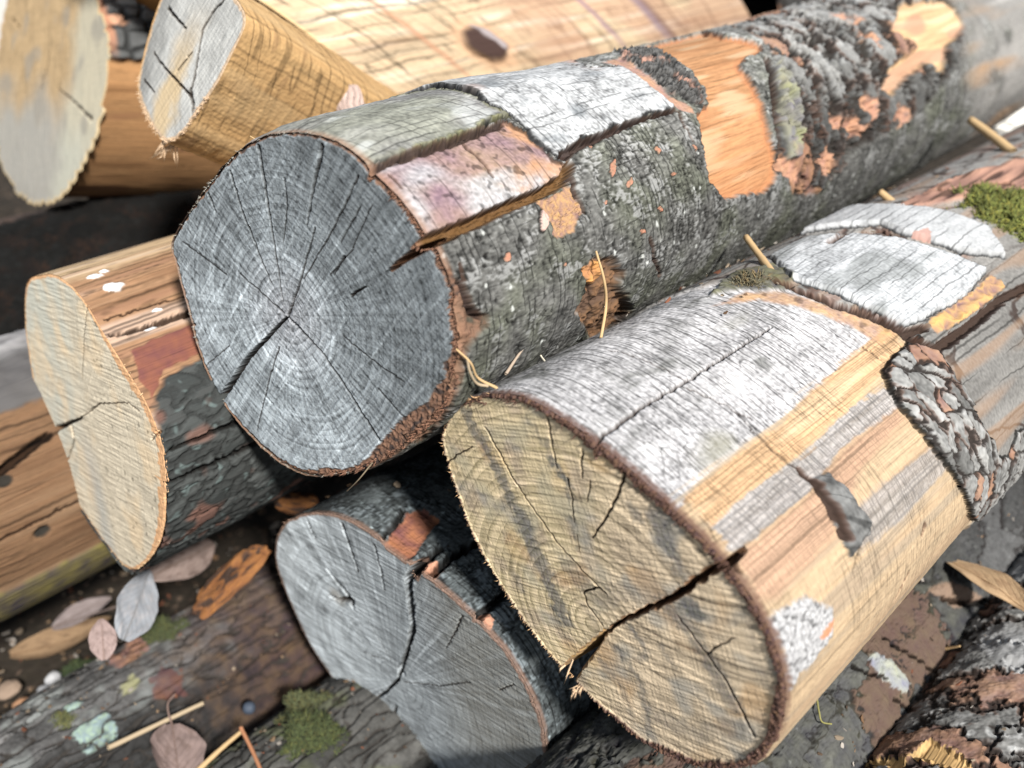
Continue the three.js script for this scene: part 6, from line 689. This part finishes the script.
// moss: cushions of small pointed leaves
function moss(label, c, nrm, rad, n, h, col, flat = 0.5) {
  const P = [], I = [], base = new THREE.Vector3(...c), N = new THREE.Vector3(...nrm).normalize(), u = new THREE.Vector3(0.3, 0.2, 1).cross(N).normalize(), v = N.clone().cross(u);
  const C = []; for (let i = 0; i < n; i++) { const q = rnd() * 6.2832, r = rad * Math.sqrt(rnd()) * (0.8 + 0.55 * n3(Math.cos(q) * 1.6 + c[0] * 50, Math.sin(q) * 1.6, 2)), k = 1 - (r / rad) ** 2, p = base.clone().addScaledVector(u, Math.cos(q) * r).addScaledVector(v, Math.sin(q) * r * (1 - 0.35 * flat)).addScaledVector(N, h * 0.9 * k * (0.6 + 0.5 * rnd()) - h * 0.3 + h * 0.8 * n3(Math.cos(q) * r * 90, Math.sin(q) * r * 90, 3)), s0 = P.length / 3; const dir = N.clone().multiplyScalar(0.7).addScaledVector(u, (rnd() - 0.5) * 2 + Math.cos(q) * 0.6 * r / rad).addScaledVector(v, (rnd() - 0.5) * 2 + Math.sin(q) * 0.6 * r / rad); spike(P, I, p, dir, h * (0.5 + rnd()), h * 0.13, rnd()); const t = 0.5 + 0.8 * rnd(), y = rnd() < 0.25 ? 1.5 : 1; for (let m = s0; m < P.length / 3; m++) C.push(col[0] * t * y, col[1] * t * (y > 1 ? 1.25 : 1), col[2] * t); }
  const g = geo(P, I); g.setAttribute('color', new THREE.Float32BufferAttribute(C, 3)); const m = mesh('moss', g, Object.assign(new THREE.MeshStandardMaterial({ vertexColors: true, roughness: 0.9, side: THREE.DoubleSide }), { name: 'moss' })); m.userData = { label, category: 'moss', kind: 'stuff' };
}
moss('green moss cushion on the reddish bark of the lower left log', [-0.2897,0.1755,-0.6164], [0.2, 1, 0.3], 0.02, 1500, 0.006, [0.04, 0.052, 0.018]);
moss('bright moss tuft under the bluish grey bottom log', [-0.147,0.182,-0.5019], [0.1, 1, 0.5], 0.026, 2200, 0.007, [0.045, 0.06, 0.02]);
moss('thin moss on the rough bark left of the bottom log', [-0.1562,0.1768,-0.5344], [0.1, 1, 0.4], 0.022, 1100, 0.005, [0.06, 0.07, 0.03]);
moss('small faint moss patch beside the turquoise lichen', [-0.3375,0.1775,-0.5242], [0.2, 1, 0.3], 0.01, 500, 0.004, [0.08, 0.09, 0.035]);
moss('small dark moss spot on the soil by the mossy log', [-0.3852,0.11,-0.6411], [0, 1, 0], 0.014, 500, 0.005, [0.025, 0.042, 0.015]);
moss('yellow green moss on top of the far end of the tan log', [0.346,0.5252,-0.6722], [0, 1, 0.3], 0.042, 3600, 0.0065, [0.13, 0.15, 0.035]);
moss('green moss far behind at the right edge', [0.6147,0.4662,-1.2181], [0, 1, 0.3], 0.06, 900, 0.016, [0.2, 0.28, 0.07]);
moss('dry tangled litter on the upper edge of the tan log', [0.1408,0.5306,-0.545], [0, 1, 0.4], 0.013, 420, 0.0045, [0.1, 0.09, 0.055], 1);
for (const [p, l] of [[[[0.1221,0.5309,-0.5276], [0.1773,0.4618,-0.6954], [0.1585,0.5303,-0.5602]], 'long pale straw lying across the dry litter on the tan log'], [[[0.131,0.5308,-0.5346], [0.1773,0.462,-0.6842], [0.1506,0.5305,-0.541]], 'short pale straw under the long one on the tan log'], [[[0.1319,0.46,-0.671], [0.148,0.4596,-0.6787], [0.1303,0.5303,-0.5399]], 'thin straw reaching left from the dry litter on the tan log']]) stem('straw', l, 'straw', p, [0.0012, 0.0008], paleTwig);

{ // crumbs of bark, leaf and wood scattered over the soil and the lower logs
  const P = [], I = [], C = [], tones = [[0.1, 0.06, 0.035], [0.16, 0.11, 0.07], [0.05, 0.035, 0.025], [0.2, 0.16, 0.12], [0.12, 0.05, 0.03], [0.24, 0.22, 0.2]];
  const bit = (c, n, s) => { const N = new THREE.Vector3(...n).add(new THREE.Vector3(rnd() - 0.5, rnd() - 0.5, rnd() - 0.5).multiplyScalar(0.9)).normalize(), u = new THREE.Vector3(rnd() - 0.5, rnd() - 0.5, rnd() - 0.5).cross(N).normalize(), v = N.clone().cross(u), s0 = P.length / 3, k = 5 + Math.floor(rnd() * 3), el = 0.25 + 0.6 * rnd(), t = tones[Math.floor(rnd() * 6)], m = 0.6 + 0.7 * rnd(), up = s * 0.18; for (let l = 0; l < 2; l++) for (let i = 0; i < k; i++) { const q = i / k * 6.2832, r = s * (0.6 + 0.5 * rnd()), w = new THREE.Vector3(...c).addScaledVector(u, Math.cos(q) * r).addScaledVector(v, Math.sin(q) * r * el).addScaledVector(N, l * up + 0.1 * s * Math.cos(q * 2)); P.push(w.x, w.y, w.z); C.push(t[0] * m, t[1] * m, t[2] * m); }
    for (let i = 1; i + 1 < k; i++) I.push(s0, s0 + i + 1, s0 + i, s0 + k, s0 + k + i, s0 + k + i + 1); for (let i = 0; i < k; i++) { const j = (i + 1) % k; I.push(s0 + i, s0 + j, s0 + k + j, s0 + i, s0 + k + j, s0 + k + i); } };
  for (let i = 0; i < 1500; i++) { const s = -0.86 + 0.42 * rnd(), t = -0.05 + 0.9 * rnd(); bit([0.7322 * s + 0.6812 * t, 0.1 + 0.006 * rnd(), 0.6812 * s - 0.7322 * t], [0, 1, 0], 0.0015 + 0.006 * rnd() * rnd()); }
  for (const [n, a0, a1, t0, t1, m] of [['K', 40, 140, 0.1, 0.5, 260], ['L', 40, 140, 0.1, 0.5, 260], ['M', 30, 150, 0.15, 0.7, 300], ['N', 60, 170, 0.1, 0.5, 90], ['B', 95, 150, 0.1, 0.5, 90], ['F', 60, 150, 0.02, 0.3, 60]]) { const L = LOGS[n]; for (let i = 0; i < m; i++) { const th = (a0 + (a1 - a0) * rnd()) * Math.PI / 180, t = t0 + (t1 - t0) * rnd(), r = L.baseR(th, t) + 0.0035, p = [0, 0, 0]; L.point(L.bx * t + r * Math.cos(th), L.by * t + r * Math.sin(th), t, p, 0); const e = [0, 1, 2].map((c) => L.e1[c] * Math.cos(th) + L.e2[c] * Math.sin(th)); bit(p, e, 0.0008 + 0.003 * rnd() * rnd()); } }
  const g = geo(P, I); g.setAttribute('color', new THREE.Float32BufferAttribute(C, 3)); const m = mesh('litter', g, Object.assign(new THREE.MeshPhysicalMaterial({ vertexColors: true, roughness: 0.95, specularIntensity: 0.3, side: THREE.DoubleSide, flatShading: true }), { name: 'crumbs' })); m.userData = { label: 'crumbs of bark and dry leaf scattered over soil and lower logs', category: 'litter', kind: 'stuff' };
}

renderer.render(scene, camera);
